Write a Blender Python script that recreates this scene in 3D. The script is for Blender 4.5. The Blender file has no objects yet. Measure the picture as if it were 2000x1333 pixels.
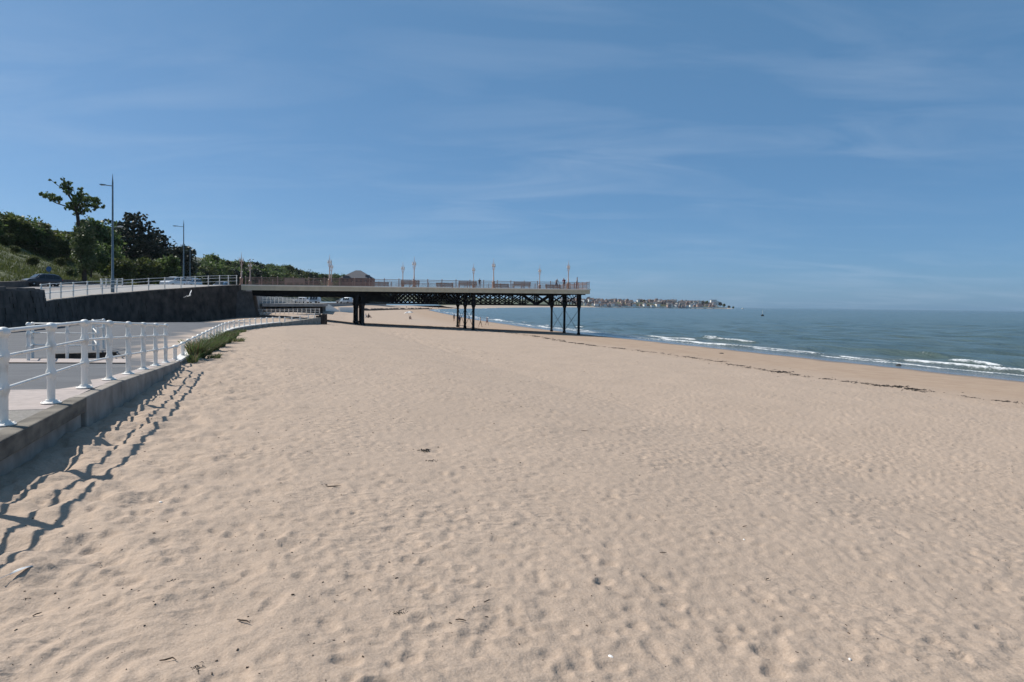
import bpy, bmesh, math, random
import numpy as np
from mathutils import Vector, Matrix

R = math.radians
SC = bpy.context.scene
COL = SC.collection

# ------------------------------------------------------------------ camera
FPX = 1333.0                       # focal length in pixels of the 2000 px wide photograph
CX, CY = 1000.0, 623.8
PITCH, ROLL = R(1.22), math.atan(0.0125)
cam = bpy.data.cameras.new('camera')
cam.sensor_width = 36.0
cam.lens = FPX / 2000 * 36.0
cam.shift_y = -42.7 / 2000
cam.clip_start, cam.clip_end = 0.05, 40000
cam_ob = bpy.data.objects.new('camera', cam)
COL.objects.link(cam_ob)
CAM_M = Matrix.Rotation(R(90) - PITCH, 4, 'X') @ Matrix.Rotation(ROLL, 4, 'Z')
cam_ob.matrix_world = CAM_M
SC.camera = cam_ob

# ------------------------------------------------------------------ sky and sun
SUN_EL = R(43)
SHADOW = Vector((0.936, -0.351))            # direction in which shadows fall on the ground
world = bpy.data.worlds.new('World')
SC.world = world
world.use_nodes = True
wn, wl = world.node_tree.nodes, world.node_tree.links
wn.clear()
sky = wn.new('ShaderNodeTexSky')
sky.sky_type = 'NISHITA'
sky.sun_disc = False
sky.sun_elevation = SUN_EL
sky.sun_rotation = math.atan2(-SHADOW.x, -SHADOW.y)
sky.altitude = 0
sky.air_density, sky.dust_density, sky.ozone_density = 0.6, 0.9, 7.0
bg = wn.new('ShaderNodeBackground')
bg.inputs['Strength'].default_value = 0.090
wout = wn.new('ShaderNodeOutputWorld')
# thin cirrus: noise on the plane of the clouds, all over the sky
tc = wn.new('ShaderNodeTexCoord')
sep = wn.new('ShaderNodeSeparateXYZ')
wl.new(tc.outputs['Generated'], sep.inputs[0])
def wmath(op, a, b=None, clamp=False):
    n = wn.new('ShaderNodeMath'); n.operation = op; n.use_clamp = clamp
    for i, v in enumerate((a, b)):
        if v is None: continue
        if isinstance(v, (int, float)): n.inputs[i].default_value = v
        else: wl.new(v, n.inputs[i])
    return n.outputs[0]
zz = wmath('ADD', wmath('MAXIMUM', sep.outputs[2], 0.0), 0.12)
cmb = wn.new('ShaderNodeCombineXYZ')
wl.new(wmath('DIVIDE', sep.outputs[0], zz), cmb.inputs[0])
wl.new(wmath('DIVIDE', sep.outputs[1], zz), cmb.inputs[1])
mp = wn.new('ShaderNodeMapping')
mp.inputs['Rotation'].default_value = (0, 0, R(64))
mp.inputs['Scale'].default_value = (0.7, 1.6, 1)
mp.inputs['Location'].default_value = (3.1, 1.7, 0)
wl.new(cmb.outputs[0], mp.inputs[0])
n1 = wn.new('ShaderNodeTexNoise')
n1.inputs['Scale'].default_value = 1.5; n1.inputs['Detail'].default_value = 9
n1.inputs['Roughness'].default_value = 0.56; n1.inputs['Distortion'].default_value = 0.7
wl.new(mp.outputs[0], n1.inputs['Vector'])
n2 = wn.new('ShaderNodeTexNoise')
n2.inputs['Scale'].default_value = 0.45; n2.inputs['Detail'].default_value = 3
wl.new(cmb.outputs[0], n2.inputs['Vector'])
cl = wmath('MULTIPLY', wmath('SUBTRACT', n1.outputs[0], 0.44), 3.0, True)
cl = wmath('MULTIPLY', cl, wmath('MULTIPLY', wmath('SUBTRACT', n2.outputs[0], 0.32), 3.0, True))
cl = wmath('MULTIPLY', cl, 0.36)
mixc = wn.new('ShaderNodeMix'); mixc.data_type = 'RGBA'
wl.new(cl, mixc.inputs[0])
veil = wn.new('ShaderNodeMix'); veil.data_type = 'RGBA'      # even summer haze over the whole sky
veil.inputs[0].default_value = 0.5
tint = wn.new('ShaderNodeMix'); tint.data_type = 'RGBA'; tint.blend_type = 'MULTIPLY'
tint.inputs[0].default_value = 1.0; tint.inputs[7].default_value = (0.91, 1.02, 1.0, 1)
wl.new(sky.outputs[0], tint.inputs[6]); wl.new(tint.outputs[2], veil.inputs[6])
veil.inputs[7].default_value = (1.10, 2.72, 4.75, 1)
wl.new(veil.outputs[2], mixc.inputs[6])
mixc.inputs[7].default_value = (4.2, 5.2, 6.6, 1)
wl.new(mixc.outputs[2], bg.inputs['Color'])
wl.new(bg.outputs[0], wout.inputs[0])

sl = bpy.data.lights.new('sun', 'SUN')
sl.energy = 4.6
sl.angle = R(0.53)
sl.color = (1.0, 0.95, 0.88)
sun = bpy.data.objects.new('sun', sl)
COL.objects.link(sun)
sd = Vector((SHADOW.x * math.cos(SUN_EL), SHADOW.y * math.cos(SUN_EL), -math.sin(SUN_EL)))
sun.rotation_euler = sd.to_track_quat('-Z', 'Y').to_euler()
sun.location = (-60, 30, 60)

SC.view_settings.view_transform = 'Standard'
SC.view_settings.look = 'None'
SC.view_settings.gamma = 1
SC.view_settings.use_curve_mapping = False
SC.view_settings.exposure = 0.35
SC.cycles.max_bounces = 6
SC.cycles.volume_bounces = 0

# ------------------------------------------------------------------ helpers
SEA = -4.4
def P(px, py, D):
    "point seen at pixel (px, py) of the photograph, D metres in front of the camera"
    d = CAM_M.to_3x3() @ Vector(((px - CX) / FPX, -(py - CY) / FPX, -1))
    return d * (D / d.y)
def PX(px, D): return P(px, 600, D).x
def interp(x, xs, ys): return float(np.interp(x, xs, ys))

MATS = {}
def mat(name, c1, c2=None, scale=6.0, rough=0.7, bump=0.0, bscale=40.0, metal=0.0, detail=6.0, coat=0.0, stretch=None, lo=0.35, hi=0.65, bdist=0.02):
    if name in MATS: return MATS[name]
    m = bpy.data.materials.new(name); m.use_nodes = True
    N, L = m.node_tree.nodes, m.node_tree.links
    b = N['Principled BSDF']
    b.inputs['Roughness'].default_value = rough
    b.inputs['Metallic'].default_value = metal
    if coat: b.inputs['Coat Weight'].default_value = coat
    g = N.new('ShaderNodeNewGeometry')
    vec = g.outputs['Position']
    if stretch:
        mm = N.new('ShaderNodeMapping'); mm.inputs['Scale'].default_value = stretch
        L.new(vec, mm.inputs[0]); vec = mm.outputs[0]
    c2 = c2 or tuple(v * 0.82 for v in c1)
    n = N.new('ShaderNodeTexNoise'); n.inputs['Scale'].default_value = scale; n.inputs['Detail'].default_value = detail
    L.new(vec, n.inputs['Vector'])
    r = N.new('ShaderNodeValToRGB')
    r.color_ramp.elements[0].position, r.color_ramp.elements[1].position = lo, hi
    r.color_ramp.elements[0].color = (*c2, 1); r.color_ramp.elements[1].color = (*c1, 1)
    L.new(n.outputs[0], r.inputs[0]); L.new(r.outputs[0], b.inputs['Base Color'])
    if bump:
        n3 = N.new('ShaderNodeTexNoise'); n3.inputs['Scale'].default_value = bscale; n3.inputs['Detail'].default_value = 4
        L.new(vec, n3.inputs['Vector'])
        bu = N.new('ShaderNodeBump'); bu.inputs['Strength'].default_value = bump; bu.inputs['Distance'].default_value = bdist
        L.new(n3.outputs[0], bu.inputs['Height']); L.new(bu.outputs[0], b.inputs['Normal'])
    MATS[name] = m
    return m

def leafmat(name, c1, c2, trans=0.25):
    m = bpy.data.materials.new(name); m.use_nodes = True
    N, L = m.node_tree.nodes, m.node_tree.links
    b = N['Principled BSDF']; b.inputs['Roughness'].default_value = 0.6
    g = N.new('ShaderNodeNewGeometry')
    r = N.new('ShaderNodeValToRGB')
    r.color_ramp.elements[0].color = (*c1, 1); r.color_ramp.elements[1].color = (*c2, 1)
    L.new(g.outputs['Random Per Island'], r.inputs[0])
    L.new(r.outputs[0], b.inputs['Base Color'])
    t = N.new('ShaderNodeBsdfTranslucent'); L.new(r.outputs[0], t.inputs['Color'])
    mx = N.new('ShaderNodeMixShader'); mx.inputs[0].default_value = trans
    L.new(b.outputs[0], mx.inputs[1]); L.new(t.outputs[0], mx.inputs[2])
    L.new(mx.outputs[0], N['Material Output'].inputs[0])
    MATS[name] = m
    return m

M_white = mat('white_paint', (0.80, 0.77, 0.71), (0.62, 0.57, 0.50), 7, 0.45, 0.1, 60, detail=9, lo=0.28, hi=0.48)
M_conc = mat('pale_concrete', (0.36, 0.315, 0.27), (0.19, 0.165, 0.14), 2.6, 0.9, 0.3, 90, lo=0.3, hi=0.7)
M_conc_dark = mat('stained_coping', (0.20, 0.175, 0.14), (0.07, 0.062, 0.05), 2.2, 0.9, 0.4, 60, stretch=(1, 1, 2.5))
M_conc_grey = mat('rough_concrete', (0.27, 0.25, 0.225), (0.19, 0.175, 0.155), 30, 0.95, 0.4, 180)
M_foot = mat('pink_concrete', (0.42, 0.355, 0.325), (0.34, 0.29, 0.265), 8, 0.9, 0.2, 120)
M_asph = None
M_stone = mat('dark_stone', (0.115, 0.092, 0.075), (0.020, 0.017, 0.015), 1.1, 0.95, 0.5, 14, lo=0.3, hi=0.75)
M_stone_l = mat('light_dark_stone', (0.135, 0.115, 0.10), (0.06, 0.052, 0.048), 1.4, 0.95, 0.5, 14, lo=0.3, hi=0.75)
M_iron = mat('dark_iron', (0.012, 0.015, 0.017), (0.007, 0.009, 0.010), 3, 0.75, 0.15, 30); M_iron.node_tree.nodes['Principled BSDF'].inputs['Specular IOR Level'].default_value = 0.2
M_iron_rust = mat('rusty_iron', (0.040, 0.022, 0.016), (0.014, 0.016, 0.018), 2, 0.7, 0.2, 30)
M_fascia = mat('olive_fascia', (0.69, 0.59, 0.41), (0.60, 0.51, 0.355), 2, 0.75)
M_kerb = mat('cream_deck_edge', (0.90, 0.80, 0.66), (0.84, 0.74, 0.60), 2, 0.8)
M_deck = mat('deck_boards', (0.34, 0.29, 0.25), (0.26, 0.22, 0.19), 4, 0.85)
M_pink = mat('pink_paint', (0.35, 0.225, 0.18), (0.28, 0.18, 0.145), 4, 0.5)
M_pink_l = mat('pale_pink_paint', (0.60, 0.45, 0.38), (0.52, 0.38, 0.32), 4, 0.5)
M_wood = mat('bench_wood', (0.36, 0.27, 0.215), (0.28, 0.20, 0.16), 6, 0.7)
M_glass = mat('dark_glass', (0.02, 0.025, 0.03), (0.015, 0.02, 0.025), 3, 0.08)
M_lamp = mat('lamp_grey', (0.16, 0.20, 0.22), (0.13, 0.165, 0.185), 3, 0.4, metal=0.3)
M_lampglass = mat('lamp_glass', (0.70, 0.68, 0.64), None, 3, 0.25)
M_bark = mat('bark', (0.075, 0.055, 0.042), (0.04, 0.03, 0.024), 8, 0.95, 0.6, 30)
M_timber_shade = mat('dark_timber_and_shade', (0.07, 0.055, 0.045), (0.03, 0.026, 0.022), 6, 0.9, 0.4, 40)
L_bush = leafmat('leaf_bush', (0.045, 0.064, 0.018), (0.130, 0.150, 0.040), 0.4)
L_dark = leafmat('leaf_pine', (0.012, 0.024, 0.014), (0.040, 0.056, 0.028), 0.15)
L_tree = leafmat('leaf_tree', (0.046, 0.080, 0.022), (0.125, 0.175, 0.048), 0.42)
L_pale = leafmat('leaf_pale', (0.050, 0.080, 0.028), (0.130, 0.160, 0.060))
L_grass = leafmat('leaf_grass', (0.058, 0.074, 0.018), (0.125, 0.142, 0.038), 0.3)
L_marram = leafmat('leaf_marram', (0.045, 0.085, 0.025), (0.15, 0.20, 0.065), 0.35)
L_straw = leafmat('leaf_straw', (0.16, 0.12, 0.06), (0.28, 0.22, 0.12))

def link(o, parent=None):
    COL.objects.link(o)
    if parent is not None: o.parent = parent
    return o
def T(o, label, cat, group=None, kind=None):
    o['label'] = label; o['category'] = cat
    if group: o['group'] = group
    if kind: o['kind'] = kind
    return o
def thing(name, label, cat, loc=(0, 0, 0), rz=0.0, group=None):
    o = bpy.data.objects.new(name, None); COL.objects.link(o)
    o.empty_display_size = 0.2
    o.location = loc; o.rotation_euler = (0, 0, rz)
    return T(o, label, cat, group)
def struct(o, label=None):
    o['kind'] = 'structure'
    if label: o['label'] = label
    return o

class MB:
    def __init__(s): s.V, s.F, s.I = [], [], []
    def add(s, V, F, mi=0):
        b = len(s.V); s.V += [tuple(v) for v in V]
        s.F += [tuple(i + b for i in f) for f in F]; s.I += [mi] * len(F); return s
    def box(s, c, size, rz=0.0, mi=0, taper=1.0):
        x, y, z = size[0] / 2, size[1] / 2, size[2] / 2
        V = []
        cs, sn = math.cos(rz), math.sin(rz)
        for dz, k in ((-z, 1.0), (z, taper)):
            for dx, dy in ((-x, -y), (x, -y), (x, y), (-x, y)):
                dx, dy = dx * k, dy * k
                V.append((c[0] + dx * cs - dy * sn, c[1] + dx * sn + dy * cs, c[2] + dz))
        return s.add(V, [(3, 2, 1, 0), (4, 5, 6, 7), (0, 1, 5, 4), (1, 2, 6, 5), (2, 3, 7, 6), (3, 0, 4, 7)], mi)
    def beam(s, p0, p1, w, h, mi=0, up=Vector((0, 0, 1))):
        p0, p1 = Vector(p0), Vector(p1)
        d = (p1 - p0).normalized()
        sd_ = d.cross(up)
        if sd_.length < 1e-4: sd_ = d.cross(Vector((1, 0, 0)))
        sd_.normalize(); u = sd_.cross(d)
        V = []
        for p in (p0, p1):
            for a, b in ((-1, -1), (1, -1), (1, 1), (-1, 1)):
                V.append(p + sd_ * (a * w / 2) + u * (b * h / 2))
        return s.add(V, [(0, 1, 2, 3), (7, 6, 5, 4), (0, 4, 5, 1), (1, 5, 6, 2), (2, 6, 7, 3), (3, 7, 4, 0)], mi)
    def tube(s, pts, rad, n=8, mi=0):
        pts = [Vector(p) for p in pts]
        if isinstance(rad, (int, float)): rad = [rad] * len(pts)
        V, F = [], []
        for i, p in enumerate(pts):
            d = (pts[min(i + 1, len(pts) - 1)] - pts[max(i - 1, 0)]).normalized()
            a = d.cross(Vector((0, 0, 1)))
            if a.length < 1e-3: a = d.cross(Vector((0, 1, 0)))
            a.normalize(); b = a.cross(d)
            for k in range(n):
                t = 2 * math.pi * k / n
                V.append(p + (a * math.cos(t) + b * math.sin(t)) * rad[i])
        for i in range(len(pts) - 1):
            for k in range(n):
                k2 = (k + 1) % n
                F.append((i * n + k, i * n + k2, (i + 1) * n + k2, (i + 1) * n + k))
        F.append(tuple(range(n - 1, -1, -1))); F.append(tuple(range((len(pts) - 1) * n, len(pts) * n)))
        return s.add(V, F, mi)
    def lathe(s, prof, n=12, c=(0, 0, 0), mi=0):
        V, F = [], []
        for r, z in prof:
            for k in range(n):
                t = 2 * math.pi * k / n
                V.append((c[0] + r * math.cos(t), c[1] + r * math.sin(t), c[2] + z))
        for i in range(len(prof) - 1):
            for k in range(n):
                k2 = (k + 1) % n
                F.append((i * n + k, i * n + k2, (i + 1) * n + k2, (i + 1) * n + k))
        F.append(tuple(range(n - 1, -1, -1))); F.append(tuple(range((len(prof) - 1) * n, len(prof) * n)))
        return s.add(V, F, mi)
    def prism(s, poly, y0, y1, mi=0):
        "poly in the XZ plane pulled along Y"
        n = len(poly)
        V = [(x, y0, z) for x, z in poly] + [(x, y1, z) for x, z in poly]
        F = [tuple(range(n)), tuple(range(2 * n - 1, n - 1, -1))]
        F += [(i, i + n, (i + 1) % n + n, (i + 1) % n) for i in range(n)]
        return s.add(V, F, mi)
    def data(s, name, mats, smooth=False, angle=None):
        me = bpy.data.meshes.new(name)
        me.from_pydata(s.V, [], s.F)
        for m in (mats if isinstance(mats, (list, tuple)) else [mats]): me.materials.append(m)
        if any(s.I): me.polygons.foreach_set('material_index', s.I)
        if smooth:
            me.polygons.foreach_set('use_smooth', [True] * len(s.F))
            if angle: me.set_sharp_from_angle(angle=R(angle))
        me.update()
        return me
    def build(s, name, mats, parent=None, smooth=False, angle=40):
        return link(bpy.data.objects.new(name, s.data(name, mats, smooth, angle)), parent)
def inst(name, me, parent=None, loc=(0, 0, 0), rz=0.0, sc=None):
    o = bpy.data.objects.new(name, me); link(o, parent)
    o.location = loc; o.rotation_euler = (0, 0, rz)
    if sc is not None: o.scale = sc if hasattr(sc, '__len__') else (sc, sc, sc)
    return o

def np_mesh(name, V, quads, mats, smooth=True, attrs=None):
    me = bpy.data.meshes.new(name)
    nv, nf, k = len(V), len(quads), quads.shape[1]
    me.vertices.add(nv); me.vertices.foreach_set('co', np.ascontiguousarray(V, np.float32).ravel())
    me.loops.add(nf * k); me.loops.foreach_set('vertex_index', np.ascontiguousarray(quads, np.int32).ravel())
    me.polygons.add(nf)
    me.polygons.foreach_set('loop_start', np.arange(0, nf * k, k, dtype=np.int32))
    me.polygons.foreach_set('use_smooth', np.full(nf, smooth))
    for m in (mats if isinstance(mats, (list, tuple)) else [mats]): me.materials.append(m)
    for n, a in (attrs or {}).items():
        me.attributes.new(n, 'FLOAT', 'POINT').data.foreach_set('value', np.ascontiguousarray(a, np.float32).ravel())
    me.update(calc_edges=True)
    return me
def grid_quads(nr, nc):
    i = np.arange((nr - 1) * nc).reshape(nr - 1, nc)[:, :-1]
    return np.stack([i, i + 1, i + nc + 1, i + nc], -1).reshape(-1, 4)

# ------------------------------------------------------------------ the shape of the coast
CY_ = [-60, 0, 110, 131, 199, 331, 450, 540, 620, 690, 916, 1300, 1850, 1900, 1960, 2000, 2040, 2100, 40000]
CX_ = [66.4, 46.4, 9.8, 4.0, -11, -34, -54, -62, -52, -36, -14, 60, 230, 330, 520, 600, 655, 690, 700]
def shore_x(Y): return np.interp(Y, CY_, CX_)
def inland(X, Y):
    "distance from the waterline, positive on land"
    return (shore_x(Y) - X) * 0.949
SZ_Q = [-400, -160, -16, 0, 5, 20, 34.5, 39, 44, 47, 49, 60]
SZ_Z = [-12, -8.5, -5.0, SEA, -4.18, -3.55, -2.95, -2.45, -2.05, -1.98, -2.0, -3.0]
def sand_z0(X, Y):
    z = np.interp(inland(X, Y), SZ_Q, SZ_Z)
    s = 0.949 * X + 0.316 * Y
    z = z + 0.22 * np.exp(-(Y / 11.0) ** 2) * np.exp(-(s / 9.0) ** 2)
    return z
rng = np.random.default_rng(7)
def fft_noise(n, beta, lo, hi, seed):
    r = np.random.default_rng(seed)
    f = np.fft.rfft2(r.standard_normal((n, n)))
    kx = np.fft.fftfreq(n)[:, None] * n; ky = np.fft.rfftfreq(n)[None, :] * n
    k = np.hypot(kx, ky); k[0, 0] = 1
    f *= np.where((k >= lo) & (k <= hi), k ** (-beta), 0)
    a = np.fft.irfft2(f, (n, n))
    return (a / a.std()).astype(np.float32)

# raster of the trodden sand: 40 m x 40 m at 2.5 cm
RN, RS, RX0, RY0 = 2048, 0.02, -12.0, 0.5
def trodden():
    h = 0.009 * fft_noise(RN, 1.7, 10, 50, 1) + 0.0040 * fft_noise(RN, 0.8, 100, 420, 2)
    r = random.Random(3)
    dens = fft_noise(RN // 8, 1.5, 2, 12, 9)
    m = 8
    gy, gx = np.mgrid[-m:m + 1, -m:m + 1] * RS
    for i in range(150000):
        cx, cy = r.random() * RN * RS, r.random() * RN * RS
        ix, iy = int(cx / RS), int(cy / RS)
        if cx - 12 < -0.62 * cy - 2.5 or cx - 12 > 0.85 * cy + 2.5: continue
        if ix < m or iy < m or ix >= RN - m or iy >= RN - m: continue
        k = float(dens[iy // 8, ix // 8])
        if r.random() > 0.62 + 0.25 * k: continue
        L = 0.030 + 0.062 * r.random() ** 1.6; Wd = L * r.uniform(0.5, 0.9)
        if r.random() < 0.03: L *= 1.35; Wd *= 1.3
        a = r.gauss(0.35, 0.9)
        dep = (0.0045 + 0.015 * r.random() ** 1.4) * (1 + 1.6 * (L - 0.03) / 0.09); tl1, tl2 = r.gauss(0.002, 0.007), r.gauss(0, 0.006)
        pu = gx * math.cos(a) + gy * math.sin(a)
        u = pu / L; v = (-gx * math.sin(a) + gy * math.cos(a)) / (Wd * (1 + 0.25 * np.clip(u, -1.5, 1.5)))
        d = np.sqrt(u * u + v * v)
        msk = 1 / (1 + np.exp(np.clip((d - 0.92) * 14, -40, 40)))
        rim = np.exp(-((d - 1.22) / 0.25) ** 2)
        sl = h[iy - m:iy + m + 1, ix - m:ix + m + 1]
        base = sl.mean()
        sl += msk * (base - dep + tl1 * u + tl2 * v - sl) * 0.82 + rim * dep * 0.26
    # loose dry sand slumps: soften the sharpest lips
    k = np.hypot(np.fft.fftfreq(RN)[:, None], np.fft.rfftfreq(RN)[None, :])
    h = np.fft.irfft2(np.fft.rfft2(h) * np.exp(-2 * (math.pi * k * 0.5) ** 2), (RN, RN))
    h = np.where(h < -0.018, -0.018 + (h + 0.018) * 0.35, h)
    # swept arcs left by a hand or a child at play near the camera
    ax, ay = -1.45, 3.30
    yy, xx = np.mgrid[0:RN, 0:RN]
    X = RX0 + xx * RS; Y = RY0 + yy * RS
    sub = (slice(85, 225), slice(415, 600))
    Xs, Ys = X[sub], Y[sub]
    rr = np.hypot((Xs - ax) * 0.8 + 0.30 * (Ys - ay), (Ys - ay))
    th = np.mod(np.arctan2(Ys - ay, Xs - ax), 2 * math.pi)
    w = np.clip(1.3 * np.exp(-((rr - 0.52) / 0.30) ** 4) * np.exp(-((th - 2.75) / 0.95) ** 4), 0, 1)
    h[sub] = h[sub] * (1 - 0.65 * w) + w * ((0.005 + 0.003 * np.sin(th * 5)) * np.sin(rr * 62 + 0.9 * np.sin(th * 3 + rr * 4)) - 0.012)
    # hummocks of loose sand blown against the wall
    hum = fft_noise(RN, 1.0, 34, 120, 5)
    s = 0.949 * X + 0.316 * Y
    h += 0.020 * hum * np.exp(-((s + 2.6) / 2.4) ** 2)
    return h.astype(np.float32)
TROD = trodden()
def trod_at(X, Y):
    fx = (X - RX0) / RS; fy = (Y - RY0) / RS
    ix = np.floor(fx).astype(int); iy = np.floor(fy).astype(int)
    tx = fx - ix; ty = fy - iy
    g = lambda a, b: TROD[np.mod(b, RN), np.mod(a, RN)]
    return (g(ix, iy) * (1 - tx) + g(ix + 1, iy) * tx) * (1 - ty) + (g(ix, iy + 1) * (1 - tx) + g(ix + 1, iy + 1) * tx) * ty
def sand_z(X, Y):
    X = np.asarray(X, float); Y = np.asarray(Y, float)
    q = inland(X, Y)
    amp = np.clip((q - 1.0) / 17.0, 0, 1) ** 0.8 * 0.92 + 0.02
    amp = np.where(q < 17, amp * 0.55, amp)
    return sand_z0(X, Y) + trod_at(X, Y) * amp
def sz(x, y): return float(sand_z(np.array([x]), np.array([y]))[0])

# ------------------------------------------------------------------ beach
def sand_material():
    m = bpy.data.materials.new('sand'); m.use_nodes = True
    N, L = m.node_tree.nodes, m.node_tree.links
    b = N['Principled BSDF']
    g = N.new('ShaderNodeNewGeometry')
    at = N.new('ShaderNodeAttribute'); at.attribute_name = 'inland'
    def noise(sc, det, rough=0.55, vec=None):
        n = N.new('ShaderNodeTexNoise'); n.inputs['Scale'].default_value = sc; n.inputs['Detail'].default_value = det
        n.inputs['Roughness'].default_value = rough
        L.new(vec or g.outputs['Position'], n.inputs['Vector']); return n.outputs[0]
    def ramp(v, stops):
        r = N.new('ShaderNodeValToRGB'); e = r.color_ramp.elements
        while len(e) > len(stops): e.remove(e[-1])
        while len(e) < len(stops): e.new(0.5)
        for k, (p, c) in enumerate(stops):
            e[k].position = p; e[k].color = (*c, 1) if len(c) == 3 else c
        L.new(v, r.inputs[0]); return r.outputs[0]
    def mix(f, a, b_, mode='MIX'):
        x = N.new('ShaderNodeMix'); x.data_type = 'RGBA'; x.blend_type = mode
        for s, i in ((f, 0), (a, 6), (b_, 7)):
            if isinstance(s, (int, float)): x.inputs[i].default_value = s
            elif isinstance(s, tuple): x.inputs[i].default_value = (*s, 1)
            else: L.new(s, x.inputs[i])
        return x.outputs[2]
    def mth(op, a, b_=None, clamp=False):
        n = N.new('ShaderNodeMath'); n.operation = op; n.use_clamp = clamp
        for s, i in ((a, 0), (b_, 1)):
            if s is None: continue
            if isinstance(s, (int, float)): n.inputs[i].default_value = s
            else: L.new(s, n.inputs[i])
        return n.outputs[0]
    big = noise(0.35, 4)
    dry = ramp(big, [(0.3, (0.362, 0.278, 0.211)), (0.7, (0.408, 0.315, 0.241))])
    fine = noise(260, 3, 0.7)
    dry = mix(0.30, dry, ramp(fine, [(0.3, (0.27, 0.198, 0.146)), (0.7, (0.55, 0.435, 0.345))]))
    spk = noise(70, 2, 0.7)
    dry = mix(0.22, dry, ramp(spk, [(0.36, (0.22, 0.16, 0.115)), (0.56, (0.45, 0.35, 0.27)), (0.72, (0.58, 0.475, 0.385))]))
    mid = noise(7, 5, 0.6)
    dry = mix(mth('MULTIPLY', ramp(mid, [(0.45, (0, 0, 0)), (0.75, (1, 1, 1))]), 0.22), dry, (0.31, 0.225, 0.16))
    damp = ramp(noise(0.9, 5), [(0.3, (0.32, 0.228, 0.160)), (0.7, (0.38, 0.28, 0.20))])
    # inland: 0 at the waterline; damp below the tide wrack, wet by the water
    wob = mth('MULTIPLY', mth('SUBTRACT', noise(0.25, 4), 0.5), 5.0)
    q = mth('ADD', at.outputs['Fac'], wob)
    fd = mth('DIVIDE', mth('SUBTRACT', 19.0, q), 7.0, True)
    col = mix(fd, dry, damp)
    fw = mth('DIVIDE', mth('SUBTRACT', 2.6, q), 2.2, True)
    col = mix(fw, col, (0.15, 0.115, 0.085))
    L.new(col, b.inputs['Base Color'])
    ro = N.new('ShaderNodeMapRange'); L.new(fw, ro.inputs[0]); ro.inputs[3].default_value = 0.95; ro.inputs[4].default_value = 0.22
    L.new(ro.outputs[0], b.inputs['Roughness'])
    b.inputs['Specular IOR Level'].default_value = 0.25
    # fine relief
    wn_ = N.new('ShaderNodeTexNoise'); wn_.inputs['Scale'].default_value = 6.0; wn_.inputs['Detail'].default_value = 3
    L.new(g.outputs['Position'], wn_.inputs['Vector'])
    va = N.new('ShaderNodeVectorMath'); va.operation = 'MULTIPLY_ADD'; va.inputs[1].default_value = (0.16, 0.16, 0); 
    L.new(wn_.outputs['Color'], va.inputs[0]); L.new(g.outputs['Position'], va.inputs[2])
    def bowls(sc, rot):
        mq = N.new('ShaderNodeMapping'); mq.inputs['Rotation'].default_value = (0, 0, rot); mq.inputs['Scale'].default_value = (sc, sc * 1.5, 0.0)
        L.new(va.outputs[0], mq.inputs[0])
        vo = N.new('ShaderNodeTexVoronoi'); vo.voronoi_dimensions = '2D'; vo.feature = 'F1'; vo.inputs['Scale'].default_value = 1.0; vo.inputs['Randomness'].default_value = 1.0
        L.new(mq.outputs[0], vo.inputs['Vector']); return vo.outputs['Distance']
    msk = mth('MULTIPLY', mth('SUBTRACT', noise(0.55, 4), 0.40), 4.5, True)
    tr = mth('ADD', mth('MULTIPLY', bowls(5.2, 0.5), 1.5), mth('MULTIPLY', bowls(9.5, 1.3), 0.7))
    h = mth('ADD', mth('MULTIPLY', noise(38, 4, 0.6), 0.5), mth('MULTIPLY', noise(11, 4, 0.6), 0.8))
    h = mth('ADD', h, mth('MULTIPLY', mth('ADD', mth('MULTIPLY', msk, 0.85), 0.15), tr))
    bu = N.new('ShaderNodeBump'); bu.inputs['Distance'].default_value = 0.03
    st = N.new('ShaderNodeMapRange'); L.new(fd, st.inputs[0]); st.inputs[3].default_value = 0.46; st.inputs[4].default_value = 0.08
    L.new(st.outputs[0], bu.inputs['Strength'])
    L.new(h, bu.inputs['Height']); L.new(bu.outputs[0], b.inputs['Normal'])
    return m
M_sand = sand_material()
def make_beach():
    Y = [1.0]
    while Y[-1] < 60: Y.append(Y[-1] * 1.0078)
    while Y[-1] < 900: Y.append(Y[-1] * 1.022)
    Y = np.array(Y); nc = 900
    u = np.linspace(-1.02, 1.18, nc)
    YY = np.repeat(Y[:, None], nc, 1)
    XX = u[None, :] * (YY + 2.2)
    Z = sand_z(XX, YY)
    V = np.stack([XX, YY, Z], -1).reshape(-1, 3)
    Q = grid_quads(len(Y), nc)
    me = np_mesh('beach', V, Q, M_sand, True, {'inland': inland(XX, YY)})
    o = link(bpy.data.objects.new('beach', me)); struct(o, 'pale dry sand beach full of footprints')
    # the same sand behind the camera
    y = np.linspace(-30, 1.0, 120); x = np.linspace(-3.3, 60, 300)
    YY, XX = np.meshgrid(y, x, indexing='ij')
    XX = XX + np.minimum(0, (1 - YY) * 0) 
    Z = sand_z(XX, YY) - 0.01
    # leave the wedge in front of y=1 to the main sheet
    me = np_mesh('beach_behind', np.stack([XX, YY, Z], -1).reshape(-1, 3), grid_quads(120, 300), M_sand, True, {'inland': inland(XX, YY)})
    o = link(bpy.data.objects.new('beach_sand', me)); struct(o, 'pale dry sand behind the viewer')
make_beach()

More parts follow.
